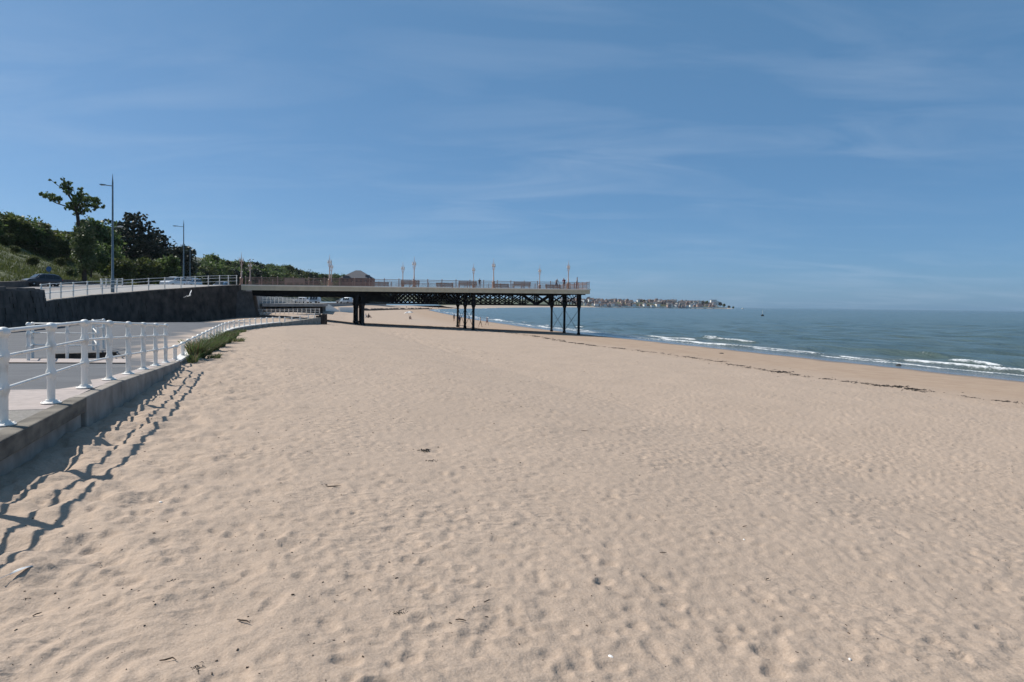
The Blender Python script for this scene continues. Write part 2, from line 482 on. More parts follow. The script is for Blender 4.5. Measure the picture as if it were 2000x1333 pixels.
# ------------------------------------------------------------------ sea
def sines(t, seed, lam, n=7):
    r = random.Random(seed); a = 0
    for i in range(n):
        l = lam * r.uniform(0.5, 1.9)
        a = a + np.sin(t * 2 * math.pi / l + r.random() * 6.28) * r.uniform(0.6, 1)
    return a / math.sqrt(n * 0.33)
def sstep(a, b, x): 
    t = np.clip((x - a) / (b - a), 0, 1); return t * t * (3 - 2 * t)
def make_sea():
    Y = [22.0]
    while Y[-1] < 330: Y.append(Y[-1] * 1.0056)
    while Y[-1] < 30000: Y.append(Y[-1] * 1.024)
    Y = np.array(Y); nc = 760
    u = np.linspace(-0.42, 1.45, nc)
    YY = np.repeat(Y[:, None], nc, 1); XX = u[None, :] * YY
    q = -inland(XX, YY)                    # metres out to sea
    t = YY * 1.05 + 0.33 * (XX - shore_x(YY))
    z = np.zeros_like(q); foam = np.zeros_like(q)
    near = sstep(0.5, 5, q)
    # chop and swell rolling in
    ch = 0
    r = random.Random(11)
    for i in range(16):
        l = r.uniform(3.0, 16.0); a = r.gauss(0, 0.45)
        k = 2 * math.pi / l
        ch = ch + 0.010 * l ** 0.75 * np.sin(k * (q * math.cos(a) + t * math.sin(a)) + r.random() * 6.3 + 0.6 * sines(t, 100 + i, 40, 3))
    fade = np.exp(-(YY / 240.0) ** 2)
    z += ch * near * fade * (0.35 + 0.65 * sstep(2, 12, q))
    # breakers: (distance, height, share of the coast, seed)
    for q0, A, thr, seed, wd, lam in ((2.2, 0.02, -0.2, 1, 0.20, 36), (3.1, 0.06, -1.2, 2, 0.30, 56), (4.1, 0.14, -0.65, 3, 0.36, 50), (5.8, 0.22, 0.65, 4, 0.45, 38), (9, 0.26, 1.15, 6, 0.40, 28), (15, 0.28, 1.9, 8, 0.40, 22), (27, 0.3, 2.2, 9, 0.4, 22)):
        qj = q0 + 0.42 * sines(t, 20 + seed, 46, 5) * (1 if q0 > 2 else 0.6) + 0.12 * sines(t, 50 + seed, 8, 5)
        gate = sstep(thr - 0.25, thr + 0.55, sines(t, 70 + seed, lam, 6) + 0.30 * sines(t, 90 + seed, 12, 5))
        d = q - qj                         # >0: seaward
        ww = wd * (0.35 + 0.65 * gate)
        prof = np.where(d > 0, np.exp(-(d / (wd * 2.2)) ** 2), np.exp(-(d / (wd * 0.9)) ** 2))
        z += A * prof * (0.4 + 0.6 * gate)
        f = gate * np.where(d > 0, np.exp(-(d / (0.5 * ww)) ** 2), np.exp(-(d / (1.1 * ww)) ** 2))
        foam = np.maximum(foam, f)
        foam = np.maximum(foam, 0.40 * gate * np.exp(-((d - 2.2 * wd) / (3.0 * wd)) ** 2))
    # the thin sheet running up the sand
    foam = np.maximum(foam, 0.36 * sstep(1.4, 2.6, q) * sstep(8.5, 3.5, q) * (0.5 + 0.5 * np.clip(sines(t, 7, 20, 5), -1, 1)))
    z = SEA + 0.012 + z * (q > -1.5)
    keep = q > -6
    V = np.stack([XX, YY, z], -1).reshape(-1, 3)
    Q = grid_quads(len(Y), nc)
    kv = keep.reshape(-1)
    Q = Q[kv[Q].all(1)]
    used = np.zeros(len(V), bool); used[Q.ravel()] = True
    idx = np.cumsum(used) - 1
    me = np_mesh('sea', V[used], idx[Q], sea_material(), True, {'foam': foam.reshape(-1)[used], 'off': q.reshape(-1)[used]})
    o = link(bpy.data.objects.new('sea', me)); struct(o, 'blue green choppy sea with small breakers')
def sea_material():
    m = bpy.data.materials.new('sea_water'); m.use_nodes = True
    N, L = m.node_tree.nodes, m.node_tree.links
    b = N['Principled BSDF']
    g = N.new('ShaderNodeNewGeometry')
    fo = N.new('ShaderNodeAttribute'); fo.attribute_name = 'foam'
    of = N.new('ShaderNodeAttribute'); of.attribute_name = 'off'
    mp_ = N.new('ShaderNodeMapping'); mp_.inputs['Rotation'].default_value = (0, 0, R(-18.4)); mp_.inputs['Scale'].default_value = (1.0, 0.5, 1)
    L.new(g.outputs['Position'], mp_.inputs[0])
    def noise(sc, det, rough=0.55):
        n = N.new('ShaderNodeTexNoise'); n.inputs['Scale'].default_value = sc; n.inputs['Detail'].default_value = det
        n.inputs['Roughness'].default_value = rough
        L.new(mp_.outputs[0], n.inputs['Vector']); return n.outputs[0]
    def mth(op, a, b_=None, clamp=False):
        n = N.new('ShaderNodeMath'); n.operation = op; n.use_clamp = clamp
        for s, i in ((a, 0), (b_, 1)):
            if s is None: continue
            if isinstance(s, (int, float)): n.inputs[i].default_value = s
            else: L.new(s, n.inputs[i])
        return n.outputs[0]
    def mix(f, a, b_):
        x = N.new('ShaderNodeMix'); x.data_type = 'RGBA'
        for s, i in ((f, 0), (a, 6), (b_, 7)):
            if isinstance(s, tuple): x.inputs[i].default_value = (*s, 1)
            else: L.new(s, x.inputs[i])
        return x.outputs[2]
    patch = noise(0.05, 5, 0.6)
    deep = mix(mth('MULTIPLY', mth('SUBTRACT', patch, 0.35), 3.0, True), (0.056, 0.088, 0.082), (0.080, 0.110, 0.096))
    silt = mth('DIVIDE', mth('SUBTRACT', 11.0, of.outputs['Fac']), 10.0, True)
    colr = mix(mth('MULTIPLY', silt, 0.75), deep, (0.125, 0.135, 0.125))
    thin = mth('DIVIDE', mth('SUBTRACT', 2.4, of.outputs['Fac']), 2.2, True)
    colr = mix(mth('MULTIPLY', thin, 0.7), colr, (0.13, 0.12, 0.115))
    lace = noise(2.6, 8, 0.72)
    fm = mth('ADD', fo.outputs['Fac'], mth('MULTIPLY', mth('SUBTRACT', lace, 0.5), 1.5))
    fm = mth('MULTIPLY', mth('SUBTRACT', fm, 0.46), 2.5, True)
    fm = mth('MULTIPLY', fm, mth('GREATER_THAN', fo.outputs['Fac'], 0.03))
    colr = mix(fm, colr, (0.66, 0.68, 0.69))
    L.new(colr, b.inputs['Base Color'])
    ro = N.new('ShaderNodeMapRange'); L.new(fm, ro.inputs[0]); ro.inputs[3].default_value = 0.16; ro.inputs[4].default_value = 0.9
    L.new(ro.outputs[0], b.inputs['Roughness'])
    b.inputs['IOR'].default_value = 1.33; b.inputs['Specular IOR Level'].default_value = 0.30
    h = mth('ADD', mth('ADD', mth('MULTIPLY', noise(1.5, 6, 0.7), 0.9), mth('MULTIPLY', noise(0.5, 5, 0.6), 1.3)), mth('MULTIPLY', noise(0.16, 4, 0.6), 3.2))
    bu = N.new('ShaderNodeBump'); bu.inputs['Distance'].default_value = 0.55
    st = N.new('ShaderNodeMapRange'); L.new(thin, st.inputs[0]); st.inputs[3].default_value = 0.75; st.inputs[4].default_value = 0.05
    L.new(st.outputs[0], bu.inputs['Strength'])
    L.new(h, bu.inputs['Height']); L.new(bu.outputs[0], b.inputs['Normal'])
    return m
make_sea()

# ------------------------------------------------------------------ lower promenade and slipway
WD = Vector((-0.3304, 0.9438)); WN = Vector((0.9438, 0.3304))      # along the low sea wall, and out to the beach
def post_xy(k): return Vector((-5.79, 7.76)) + WD * (1.78 * k)
def coping_z(k): return interp(k, [-9, 2, 3, 4, 5, 6, 7, 8, 9], [-1.45, -1.45, -1.51, -1.58, -1.65, -1.72, -1.79, -1.81, -1.82])
LOW_PX = [342, 357, 368, 379, 388, 397, 404, 411, 417.5, 423.5, 429, 434.5, 440.5, 448, 457, 467, 477, 488, 499, 510, 521, 533, 546]
LOW_D = [20.9 + 1.68 * k for k in range(23)]
LOW = [Vector((PX(p, d), d)) for p, d in zip(LOW_PX, LOW_D)]
LOW_Z = [interp(k, [0, 7, 14, 22], [-1.82, -1.80, -1.72, -1.72]) for k in range(23)]
# top edge of the big retaining wall (pixel, base pixel of the railing post, distance)
UP = [(87, 590, 49), (104, 586.6, 51.5), (125, 584.4, 54), (149, 581.6, 57), (176, 578, 60), (205, 575.8, 62.5), (233, 573.6, 65), (263.5, 570.9, 67.5), (295, 568, 70),
      (326.5, 565.8, 72.5), (358, 563.8, 75), (385.5, 562, 77.5), (411, 560.2, 80), (433, 559, 82), (450, 558.4, 83.8), (466, 557.8, 85.5)]
UPP = [P(*u) for u in UP]
UPY = [-30, 0, 20, 40] + [p.y for p in UPP]
UPX = [-24.5, -25.5, -27, -30.4] + [p.x for p in UPP]
UPZ = [0.5, 0.45, 0.4, 0.0] + [p.z for p in UPP]
def wall_base_z(Y): return interp(Y, [-30, 0, 40, 54, 64, 73, 81, 90], [-1.6, -1.7, -1.88, -1.95, -2.1, -2.32, -2.55, -2.75])
def edge_right(Y):
    ys = [-30.0] + [post_xy(k).y for k in range(-4, 9)] + [v.y for v in LOW] + [75, 92]
    p0 = post_xy(0) - WD * ((7.76 + 30) / 0.9438)
    xs = [p0.x] + [post_xy(k).x for k in range(-4, 9)] + [v.x for v in LOW] + [-21.6, -22.5]
    zs = [-1.45] + [coping_z(k) for k in range(-4, 9)] + [z - 0.02 for z in LOW_Z] + [-2.3, -2.8]
    return interp(Y, ys, xs), interp(Y, ys, zs)

def mpi(o):      # keep world coordinates of the mesh under an Empty that stands elsewhere
    p = o.parent
    o.matrix_parent_inverse = (Matrix.Translation(p.location) @ Matrix.Rotation(p.rotation_euler.z, 4, 'Z')).inverted()
    return o
def asphalt():
    m = bpy.data.materials.new('asphalt'); m.use_nodes = True
    N, L = m.node_tree.nodes, m.node_tree.links
    b = N['Principled BSDF']; b.inputs['Roughness'].default_value = 0.85
    g = N.new('ShaderNodeNewGeometry'); at = N.new('ShaderNodeAttribute'); at.attribute_name = 'sandy'
    def noise(sc, det):
        n = N.new('ShaderNodeTexNoise'); n.inputs['Scale'].default_value = sc; n.inputs['Detail'].default_value = det
        L.new(g.outputs['Position'], n.inputs['Vector']); return n.outputs[0]
    r = N.new('ShaderNodeValToRGB'); r.color_ramp.elements[0].position = 0.3; r.color_ramp.elements[1].position = 0.7
    r.color_ramp.elements[0].color = (0.062, 0.066, 0.074, 1); r.color_ramp.elements[1].color = (0.092, 0.097, 0.106, 1)
    L.new(noise(1.2, 8), r.inputs[0])
    a = N.new('ShaderNodeMath'); a.operation = 'MULTIPLY_ADD'; L.new(noise(0.5, 6), a.inputs[0]); a.inputs[1].default_value = 1.6; a.inputs[2].default_value = -1.25
    s = N.new('ShaderNodeMath'); s.operation = 'ADD'; L.new(a.outputs[0], s.inputs[0]); L.new(at.outputs['Fac'], s.inputs[1])
    k = N.new('ShaderNodeMath'); k.operation = 'MULTIPLY'; k.use_clamp = True; L.new(s.outputs[0], k.inputs[0]); k.inputs[1].default_value = 2.2
    mx = N.new('ShaderNodeMix'); mx.data_type = 'RGBA'; L.new(k.outputs[0], mx.inputs[0]); L.new(r.outputs[0], mx.inputs[6]); mx.inputs[7].default_value = (0.40, 0.315, 0.25, 1)
    L.new(mx.outputs[2], b.inputs['Base Color'])
    bu = N.new('ShaderNodeBump'); bu.inputs['Strength'].default_value = 0.3; bu.inputs['Distance'].default_value = 0.01
    L.new(noise(90, 3), bu.inputs['Height']); L.new(bu.outputs[0], b.inputs['Normal'])
    return m
M_asph = asphalt()
def make_slipway():
    ys = np.concatenate([np.linspace(-28, 20, 49), np.linspace(20.6, 91, 118)]); nc = 44
    V = np.zeros((len(ys), nc, 3)); S = np.zeros((len(ys), nc))
    for i, y in enumerate(ys):
        xr, zr = edge_right(y); xl = interp(y, UPY, UPX) - 0.3; zl = wall_base_z(y)
        if y < 20.5: xr -= 0.0
        for j in range(nc):
            t = j / (nc - 1)
            w = t * t * (3 - 2 * t)
            x = xr + (xl - xr) * t
            V[i, j] = (x, y, zr - 0.006 + (zl - zr) * w)
            e = max(0, 1 - t / 0.24) * min(1, max(0, (y - 14) / 9))
            f = max(0, 1 - (1 - t) / 0.07) * 0.9
            S[i, j] = max(e * 1.15, f * 0.8)
    me = np_mesh('slipway', V.reshape(-1, 3), grid_quads(len(ys), nc)[:, ::-1], M_asph, True, {'sandy': S})
    struct(link(bpy.data.objects.new('slipway_road', me)), 'grey asphalt slipway dusted with blown sand')
    # concrete footway along the wall
    for nm, k0, k1, w, m, lab in (('footway', 0.7, 8.0, 1.55, M_foot, 'pinkish concrete footway behind the railing'), ('footway_slab', -16, 0.69, 1.5, M_conc_grey, 'rough grey concrete footway by the wall')):
        n = 6 if nm == 'footway' else 14
        root = thing(nm, lab, 'pavement', (*post_xy(k0), coping_z(k0))); del root['category']; struct(root)
        for i in range(n):
            a, b_ = k0 + (k1 - k0) * i / n + 0.004, k0 + (k1 - k0) * (i + 1) / n - 0.004
            V = []
            for kk in (a, b_):
                p = post_xy(kk); z = coping_z(kk)
                for off, dz in ((0.12, -0.002), (-w, -0.001 - 0.02 * (kk > 3) * (kk - 3) / 5)):
                    V += [(p.x + WN.x * off, p.y + WN.y * off, z + dz), (p.x + WN.x * off, p.y + WN.y * off, z + dz - 0.06)]
            mb = MB(); mb.add(V, [(0, 4, 6, 2), (1, 3, 7, 5), (0, 2, 3, 1), (4, 5, 7, 6), (2, 6, 7, 3), (0, 1, 5, 4)])
            mpi(mb.build('slab', m, root))
make_slipway()

# low sea wall by the beach: coping slabs and panels
def wall_piece(mb, k0, k1, off_in, off_out, zt0, zt1, zb, batter=0.0):
    a, b_ = post_xy(k0), post_xy(k1)
    V = []
    for p, zt in ((a, zt0), (b_, zt1)):
        i = p + WN * off_in; o = p + WN * off_out
        V += [(i.x, i.y, zb), (o.x + WN.x * batter, o.y + WN.y * batter, zb), (o.x, o.y, zt), (i.x, i.y, zt)]
    mb.add(V, [(0, 1, 2, 3), (7, 6, 5, 4), (0, 4, 5, 1), (1, 5, 6, 2), (2, 6, 7, 3), (3, 7, 4, 0)])
def bevel(o, w, seg=2):
    md = o.modifiers.new('bevel', 'BEVEL'); md.width = w; md.segments = seg; md.limit_method = 'ANGLE'
    return o
sw = thing('sea_wall', 'low pale concrete sea wall with dark stained coping in the left foreground', 'sea wall', (*post_xy(0), -2.2))
def to_parent(o, par):
    o.parent = par; o.matrix_parent_inverse = Matrix.Translation(-par.location)
    return o
ks = [-9.0, -6.2, -3.6, -1.15, 1.33]
for a, b_ in zip(ks[:-1], ks[1:]):
    mb = MB(); wall_piece(mb, a + 0.006, b_ - 0.006, 0.07, 0.30, coping_z(a) + 0.003, coping_z(b_) + 0.003, -1.66)
    bevel(mpi(mb.build('coping', M_conc_dark, sw)), 0.018)['label'] = 'dark stained coping slab'
    mb = MB(); wall_piece(mb, a + 0.006, b_ - 0.006, -0.02, 0.225, -1.664, -1.664, -2.9, 0.03)
    bevel(mpi(mb.build('panel', M_conc, sw)), 0.01)
ks = [1.345, 2.75, 4.15, 5.55, 6.75, 7.45]
for a, b_ in zip(ks[:-1], ks[1:]):
    mb = MB(); wall_piece(mb, a + 0.005, b_ - 0.005, 0.07, 0.285, coping_z(a) + 0.003, coping_z(b_) + 0.003, -2.9, 0.04)
    bevel(mpi(mb.build('panel', M_conc, sw)), 0.022)

# ---- white railings
def post_mesh(name, h, r, levels, flange=True, n=16):
    mb = MB()
    prof = [(r * 1.02, 0.0)]
    for lv in levels:
        z = lv * h
        prof += [(r, z - 0.085), (r * 1.12, z - 0.062), (r * 1.33, z - 0.03), (r * 1.38, z), (r * 1.30, z + 0.03), (r * 1.05, z + 0.06), (r * 0.97, z + 0.085)]
    prof += [(r * 0.95, h - 0.14), (r * 1.0, h - 0.105), (r * 1.36, h - 0.092), (r * 1.52, h - 0.074), (r * 1.50, h - 0.056), (r * 1.28, h - 0.030), (r * 0.88, h - 0.011), (r * 0.35, h)]
    prof.sort(key=lambda a: a[1]) if not levels else None
    mb.lathe(prof, n)
    return mb.data(name, M_white, True, 50)
def flange_mesh():
    mb = MB(); mb.lathe([(0.125, 0), (0.128, 0.012), (0.105, 0.022), (0.075, 0.03), (0.07, 0.05)], 16)
    for k in range(4):
        a = math.pi / 4 + k * math.pi / 2
        mb.lathe([(0.012, 0), (0.012, 0.012), (0.007, 0.016)], 6, (0.104 * math.cos(a), 0.104 * math.sin(a), 0.016))
    return mb.data('base_flange', M_white, True, 40)
ME_post = post_mesh('post', 1.12, 0.049, (0.37, 0.70))
ME_flange = flange_mesh()
ME_short = post_mesh('post', 0.46, 0.058, (), n=12)
ME_far = post_mesh('post', 1.22, 0.06, (0.40, 0.72), n=8)
def cyl_between(name, a, b_, r, m, parent, n=8):
    mb = MB(); mb.tube([a, b_], r, n)
    return mpi(mb.build(name, m, parent, True, 40))
rl = thing('railing', 'white railing with three bars and round capped posts on the near sea wall', 'railing', (*post_xy(0), coping_z(0)))
for k in range(-6, 8):
    p = post_xy(k); z = coping_z(k) + 0.004
    o = inst('post', ME_post, rl, (p.x, p.y, z)); mpi(o)
    f = inst('base_flange', ME_flange, o); f.location = (0, 0, 0.0)
    if k < 7:
        p2 = post_xy(k + 1); z2 = coping_z(k + 1) + 0.004
        for hh in (0.414, 0.784, 1.075):
            cyl_between('rail', (p.x, p.y, z + hh), (p2.x, p2.y, z2 + hh), 0.021 if hh < 1 else 0.026, M_white, rl)
# slipway wall with short posts
lw = thing('slipway_wall', 'low curving wall topped white that borders the slipway down to the sand', 'wall', (*LOW[0], -2.3))
def path_block(pts, zt, zb, w0, w1):
    "wall piece between consecutive points; w0 in, w1 out (to the beach)"
    V = []
    (a, za), (b_, zb_) = (pts[0], zt[0]), (pts[1], zt[1])
    d = (b_ - a).normalized(); n = Vector((d.y, -d.x))
    for p, z in ((a, za), (b_, zb_)):
        i = p + n * w0; o = p + n * w1
        V += [(i.x, i.y, zb), (o.x, o.y, zb), (o.x, o.y, z), (i.x, i.y, z)]
    return V, [(0, 1, 2, 3), (7, 6, 5, 4), (0, 4, 5, 1), (1, 5, 6, 2), (2, 6, 7, 3), (3, 7, 4, 0)]
M_wall_rough = mat('rough_wall', (0.33, 0.30, 0.26), (0.17, 0.165, 0.14), 1.8, 0.95, 0.5, 20)
start = post_xy(7.5)
pts = [start] + LOW
zts = [-1.815] + LOW_Z
for i in range(len(pts) - 1):
    a, b_ = pts[i], pts[i + 1]
    d = (b_ - a) * 0.004
    mb = MB(); mb.add(*path_block((a + d, b_ - d), (zts[i] - 0.06, zts[i + 1] - 0.06), -3.2, -0.13, 0.15)); mpi(mb.build('wall_panel', M_wall_rough, lw))
    mb = MB(); mb.add(*path_block((a + d, b_ - d), (zts[i], zts[i + 1]), min(zts[i], zts[i + 1]) - 0.056, -0.15, 0.17)); mpi(mb.build('coping', M_white, lw))
rl2 = thing('railing', 'white low railing of short posts along the curving slipway wall', 'railing', (*LOW[0], -1.8))
for i, (p, z) in enumerate(zip(LOW, LOW_Z)):
    mpi(inst('post', ME_short, rl2, (p.x, p.y, z)))
    if i < len(LOW) - 1:
        cyl_between('rail', (p.x, p.y, z + 0.40), (LOW[i + 1].x, LOW[i + 1].y, LOW_Z[i + 1] + 0.40), 0.024, M_white, rl2, 6)
p7 = post_xy(7)
cyl_between('rail', (p7.x, p7.y, coping_z(7) + 0.40), (LOW[0].x, LOW[0].y, LOW_Z[0] + 0.40), 0.024, M_white, rl2, 6)
# stub wall running out on the sand to a timber-faced end
sw2 = thing('groyne_wall', 'weathered concrete wall end with dark timber posts reaching out below the pier', 'groyne', (LOW[-1].x, LOW[-1].y, -2.5))
e0 = LOW[-1]; e1 = Vector((PX(585, 66), 66)); e2 = Vector((PX(622, 73), 73))
for a, b_, za, zb_ in ((e0, e1, -1.78, -1.75), (e1, e2, -1.75, -1.62)):
    mb = MB(); mb.add(*path_block((a, b_), (za, zb_), -3.4, -0.2, 0.25)); mpi(mb.build('wall_panel', M_wall_rough, sw2))
for i, (px, d, tp) in enumerate(((620, 72.6, 617), (626, 73.2, 615), (632, 73.8, 613.5), (636, 74.6, 614))):
    tpz = P(px, tp, d).z
    mb = MB(); mb.box((PX(px, d), d, (tpz - 3.4) / 2), (0.34, 0.3, tpz + 3.4), 0.2, taper=0.93); mpi(mb.build('timber_post', M_timber_shade, sw2))
# white rail on top of that stub
rl3 = thing('railing', 'white railing on the wall end beneath the pier', 'railing', (e1.x, e1.y, -1.7))
pp = []
for px, d, b0, t0 in ((556, 60, 629, 620), (570, 63, 628, 619), (586, 66, 627, 617.5), (602, 69.5, 625, 615.5), (614, 72, 623, 613)):
    a = P(px, b0, d); tz = P(px, t0, d).z
    mb = MB(); mb.lathe([(0.05, 0), (0.05, tz - a.z), (0.03, tz - a.z + 0.04)], 8, a); mpi(mb.build('post', M_white, rl3, True))
    pp.append(Vector((a.x, a.y, tz)))
for a, b_ in zip(pp[:-1], pp[1:]):
    for dz in (-0.03, -0.24): cyl_between('rail', a + Vector((0, 0, dz)), b_ + Vector((0, 0, dz)), 0.025, M_white, rl3, 6)

# guard rail round the step well on the slipway
gr = thing('guard_rail', 'white guard rail round a sunken step well on the slipway', 'railing', (PX(131, 20), 20, -1.8))
def slip_z(x, y):
    xr, zr = edge_right(y); xl = interp(y, UPY, UPX) - 0.3; zl = wall_base_z(y)
    t = min(1, max(0, (x - xr) / (xl - xr))); w = t * t * (3 - 2 * t)
    return zr - 0.006 + (zl - zr) * w
gp = {}
for key, px, d in (('a', 55, 19.3), ('b', 63.5, 21.0), ('c', 131, 20.4), ('d', 191, 21.2), ('e', 182, 24.6), ('f', 202, 25.6)):
    x = PX(px, d); z = slip_z(x, d); gp[key] = Vector((x, d, z))
    o = inst('post', ME_post, gr, (x, d, z), 0, (0.86, 0.86, 1.0)); mpi(o)
for a, b_ in (('a', 'b'), ('b', 'c'), ('c', 'd'), ('d', 'e'), ('e', 'f')):
    for hh in (0.414, 0.784, 1.075):
        cyl_between('rail', gp[a] + Vector((0, 0, hh)), gp[b_] + Vector((0, 0, hh)), 0.022, M_white, gr, 8)
mb = MB()
a, b_ = gp['c'] + Vector((0.0, 0.4, 0)), Vector((PX(226, 22.0), 22.0, slip_z(PX(226, 22.0), 22.0)))
a = Vector((PX(106, 20.9), 20.9, slip_z(PX(106, 20.9), 20.9)))
mb.beam(a + Vector((0, 0, 0.07)), b_ + Vector((0, 0, 0.07)), 0.30, 0.18)  # dark beams stand in for the shade inside the step well opening
mb.beam(a + Vector((0.0, 0.35, 0.03)), b_ + Vector((0.3, 0.30, 0.03)), 0.35, 0.08)
T(mb.build('well_shade_strip', M_timber_shade), 'dark strip standing in for the shaded step well opening at the foot of the guard rail', 'shade strip')
mb = MB()
for kx in range(5):
    x = PX(30 + 40 * kx, 19.6); 
V = []
for px, d in ((20, 18.4), (270, 18.6), (262, 20.7), (20, 20.2)):
    x = PX(px, d); V.append((x, d, slip_z(x, d) + 0.015))
nx = 12; G = MB()
for i in range(nx):
    t0, t1 = i / nx, (i + 1) / nx
    q4 = []
    for t in (t0, t1):
        for e in (0, 1):
            px = 14 + 236 * t; d = 18.35 + 1.7 * e + 0.5 * t
            x = PX(px, d); q4.append((x, d, slip_z(x, d) + 0.03))
    G.add(q4, [(0, 2, 3, 1)])
struct(G.build('paving_strip', M_foot), 'pale concrete paving strip below the guard rail')

# ------------------------------------------------------------------ big dark retaining wall
def make_stone_wall(name, label, cat, line, top_f, base_f, m, course=0.36, seed=1, thick=0.5, coping=0.0, batter=0.08, cat_parts=True):
    "line: list of 2D points; stones laid in courses along it, joined in one part"
    r = random.Random(seed)
    root = thing(name, label, cat, (line[0].x, line[0].y, base_f(0)))
    L_ = [0.0]
    for a, b_ in zip(line[:-1], line[1:]): L_.append(L_[-1] + (b_ - a).length)
    tot = L_[-1]
    xs = [p.x for p in line]; ys = [p.y for p in line]
    def at(s): return Vector((interp(s, L_, xs), interp(s, L_, ys)))
    core = MB(); st = MB()
    n = max(2, int(tot / 1.5))
    for i in range(n):
        s0, s1 = tot * i / n, tot * (i + 1) / n
        a, b_ = at(s0), at(s1); d = (b_ - a).normalized(); nn = Vector((d.y, -d.x))
        V = []
        for p, s in ((a, s0), (b_, s1)):
            zt, zb = top_f(s) - 0.02, base_f(s) - 0.6
            i0 = p - nn * thick
            V += [(i0.x, i0.y, zb), (p.x + nn.x * batter * (zt - zb), p.y + nn.y * batter * (zt - zb), zb), (p.x, p.y, zt), (i0.x, i0.y, zt)]
        core.add(V, [(0, 1, 2, 3), (7, 6, 5, 4), (0, 4, 5, 1), (1, 5, 6, 2), (2, 6, 7, 3), (3, 7, 4, 0)])
        
    mpi(core.build('wall_core', M_stone, root))
    zmin = min(base_f(s) for s in np.linspace(0, tot, 20)); zmax = max(top_f(s) for s in np.linspace(0, tot, 20))
    z = zmin - 0.2
    while z < zmax:
        h = course * r.uniform(0.75, 1.25); s = -r.random() * 0.5
        while s < tot:
            w = r.uniform(0.45, 1.15)
            s0, s1 = max(0, s), min(tot, s + w); s += w
            if s1 - s0 < 0.15: continue
            sm = (s0 + s1) / 2; tp = min(top_f(s0), top_f(s1)) - coping
            if z + h < base_f(sm) or z > tp - 0.04: continue
            a, b_ = at(s0 + 0.012), at(s1 - 0.012); d = (b_ - a).normalized(); nn = Vector((d.y, -d.x))
            pr = r.uniform(0.015, 0.075); z0, z1 = z + 0.012, min(z + h - 0.012, tp)
            V = []
            for p in (a, b_):
                for zz_ in (z0, z1):
                    bt = batter * (top_f(sm) - zz_)
                    V += [(p.x + nn.x * (bt - 0.06), p.y + nn.y * (bt - 0.06), zz_), (p.x + nn.x * (bt + pr), p.y + nn.y * (bt + pr), zz_)]
            st.add(V, [(0, 1, 3, 2), (6, 7, 5, 4), (1, 5, 7, 3), (3, 7, 6, 2), (0, 4, 5, 1), (2, 6, 4, 0)])
        z += h
    o = mpi(st.build('stone', m, root)); o['kind'] = 'stuff'
    return root, at, tot
up2 = [Vector((p.x, p.y)) for p in UPP]
line = [Vector((UPP[0].x + (UPP[0].x - UPP[1].x) * 0.2, UPP[0].y - 0.6))] + up2
Ls = [0.0]
for a, b_ in zip(line[:-1], line[1:]): Ls.append(Ls[-1] + (b_ - a).length)
zt_ = [UPP[0].z - 0.03] + [p.z for p in UPP]
top_f = lambda s: interp(s, Ls, zt_)
base_f = lambda s: wall_base_z(interp(s, Ls, [p.y for p in line]))
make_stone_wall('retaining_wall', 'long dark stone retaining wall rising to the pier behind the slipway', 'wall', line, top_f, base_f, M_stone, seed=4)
# pale coping slabs on its top
cp = thing('wall_coping', 'pale concrete edge slabs on top of the dark retaining wall', 'coping', (line[0].x, line[0].y, zt_[0]))
for i in range(len(line) - 1):
    a, b_ = line[i], line[i + 1]; d = (b_ - a) * 0.003
    mb = MB(); mb.add(*path_block((a + d, b_ - d), (zt_[i] + 0.07, zt_[i + 1] + 0.07), 0, -0.55, 0.09))
    V = mb.V
    for j in (0, 1): V[j] = (V[j][0], V[j][1], zt_[i] - 0.012); V[j + 4] = (V[j + 4][0], V[j + 4][1], zt_[i + 1] - 0.012)
    mpi(mb.build('slab', M_conc, cp))
# nearer, taller parapet at the far left, with a battered end
lineB = [Vector((-25.4, 8)), Vector((-26.9, 20)), Vector((-29.5, 38)), Vector((-31.6, 45)), Vector((PX(83, 48.3) + 0.1, 48.3))]
LB = [0.0]
for a, b_ in zip(lineB[:-1], lineB[1:]): LB.append(LB[-1] + (b_ - a).length)
zB = [P(0, 566, 40).z * 0 + 0.52, 0.52, 0.50, 0.56, 0.52]
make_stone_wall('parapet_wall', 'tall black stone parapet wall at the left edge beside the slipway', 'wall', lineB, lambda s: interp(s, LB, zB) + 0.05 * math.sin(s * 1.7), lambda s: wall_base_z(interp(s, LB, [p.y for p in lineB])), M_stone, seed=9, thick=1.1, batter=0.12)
mb = MB()
for i in range(26):
    s0, s1 = LB[-1] * i / 26, LB[-1] * (i + 1) / 26
    a = Vector((interp(s0, LB, [p.x for p in lineB]), interp(s0, LB, [p.y for p in lineB]))); b_ = Vector((interp(s1, LB, [p.x for p in lineB]), interp(s1, LB, [p.y for p in lineB])))
    rr = random.Random(i); h = rr.uniform(0.08, 0.2)
    V, F = path_block((a * 0.99 + b_ * 0.01, a * 0.01 + b_ * 0.99), (0.5 + h, 0.5 + h * rr.uniform(0.8, 1.2)), 0.40, -1.0, 0.06)
    mb = MB(); mb.add(V, F); o = bevel(mb.build('coping_stone', M_stone_l, bpy.data.objects['parapet_wall']), 0.05); mpi(o)

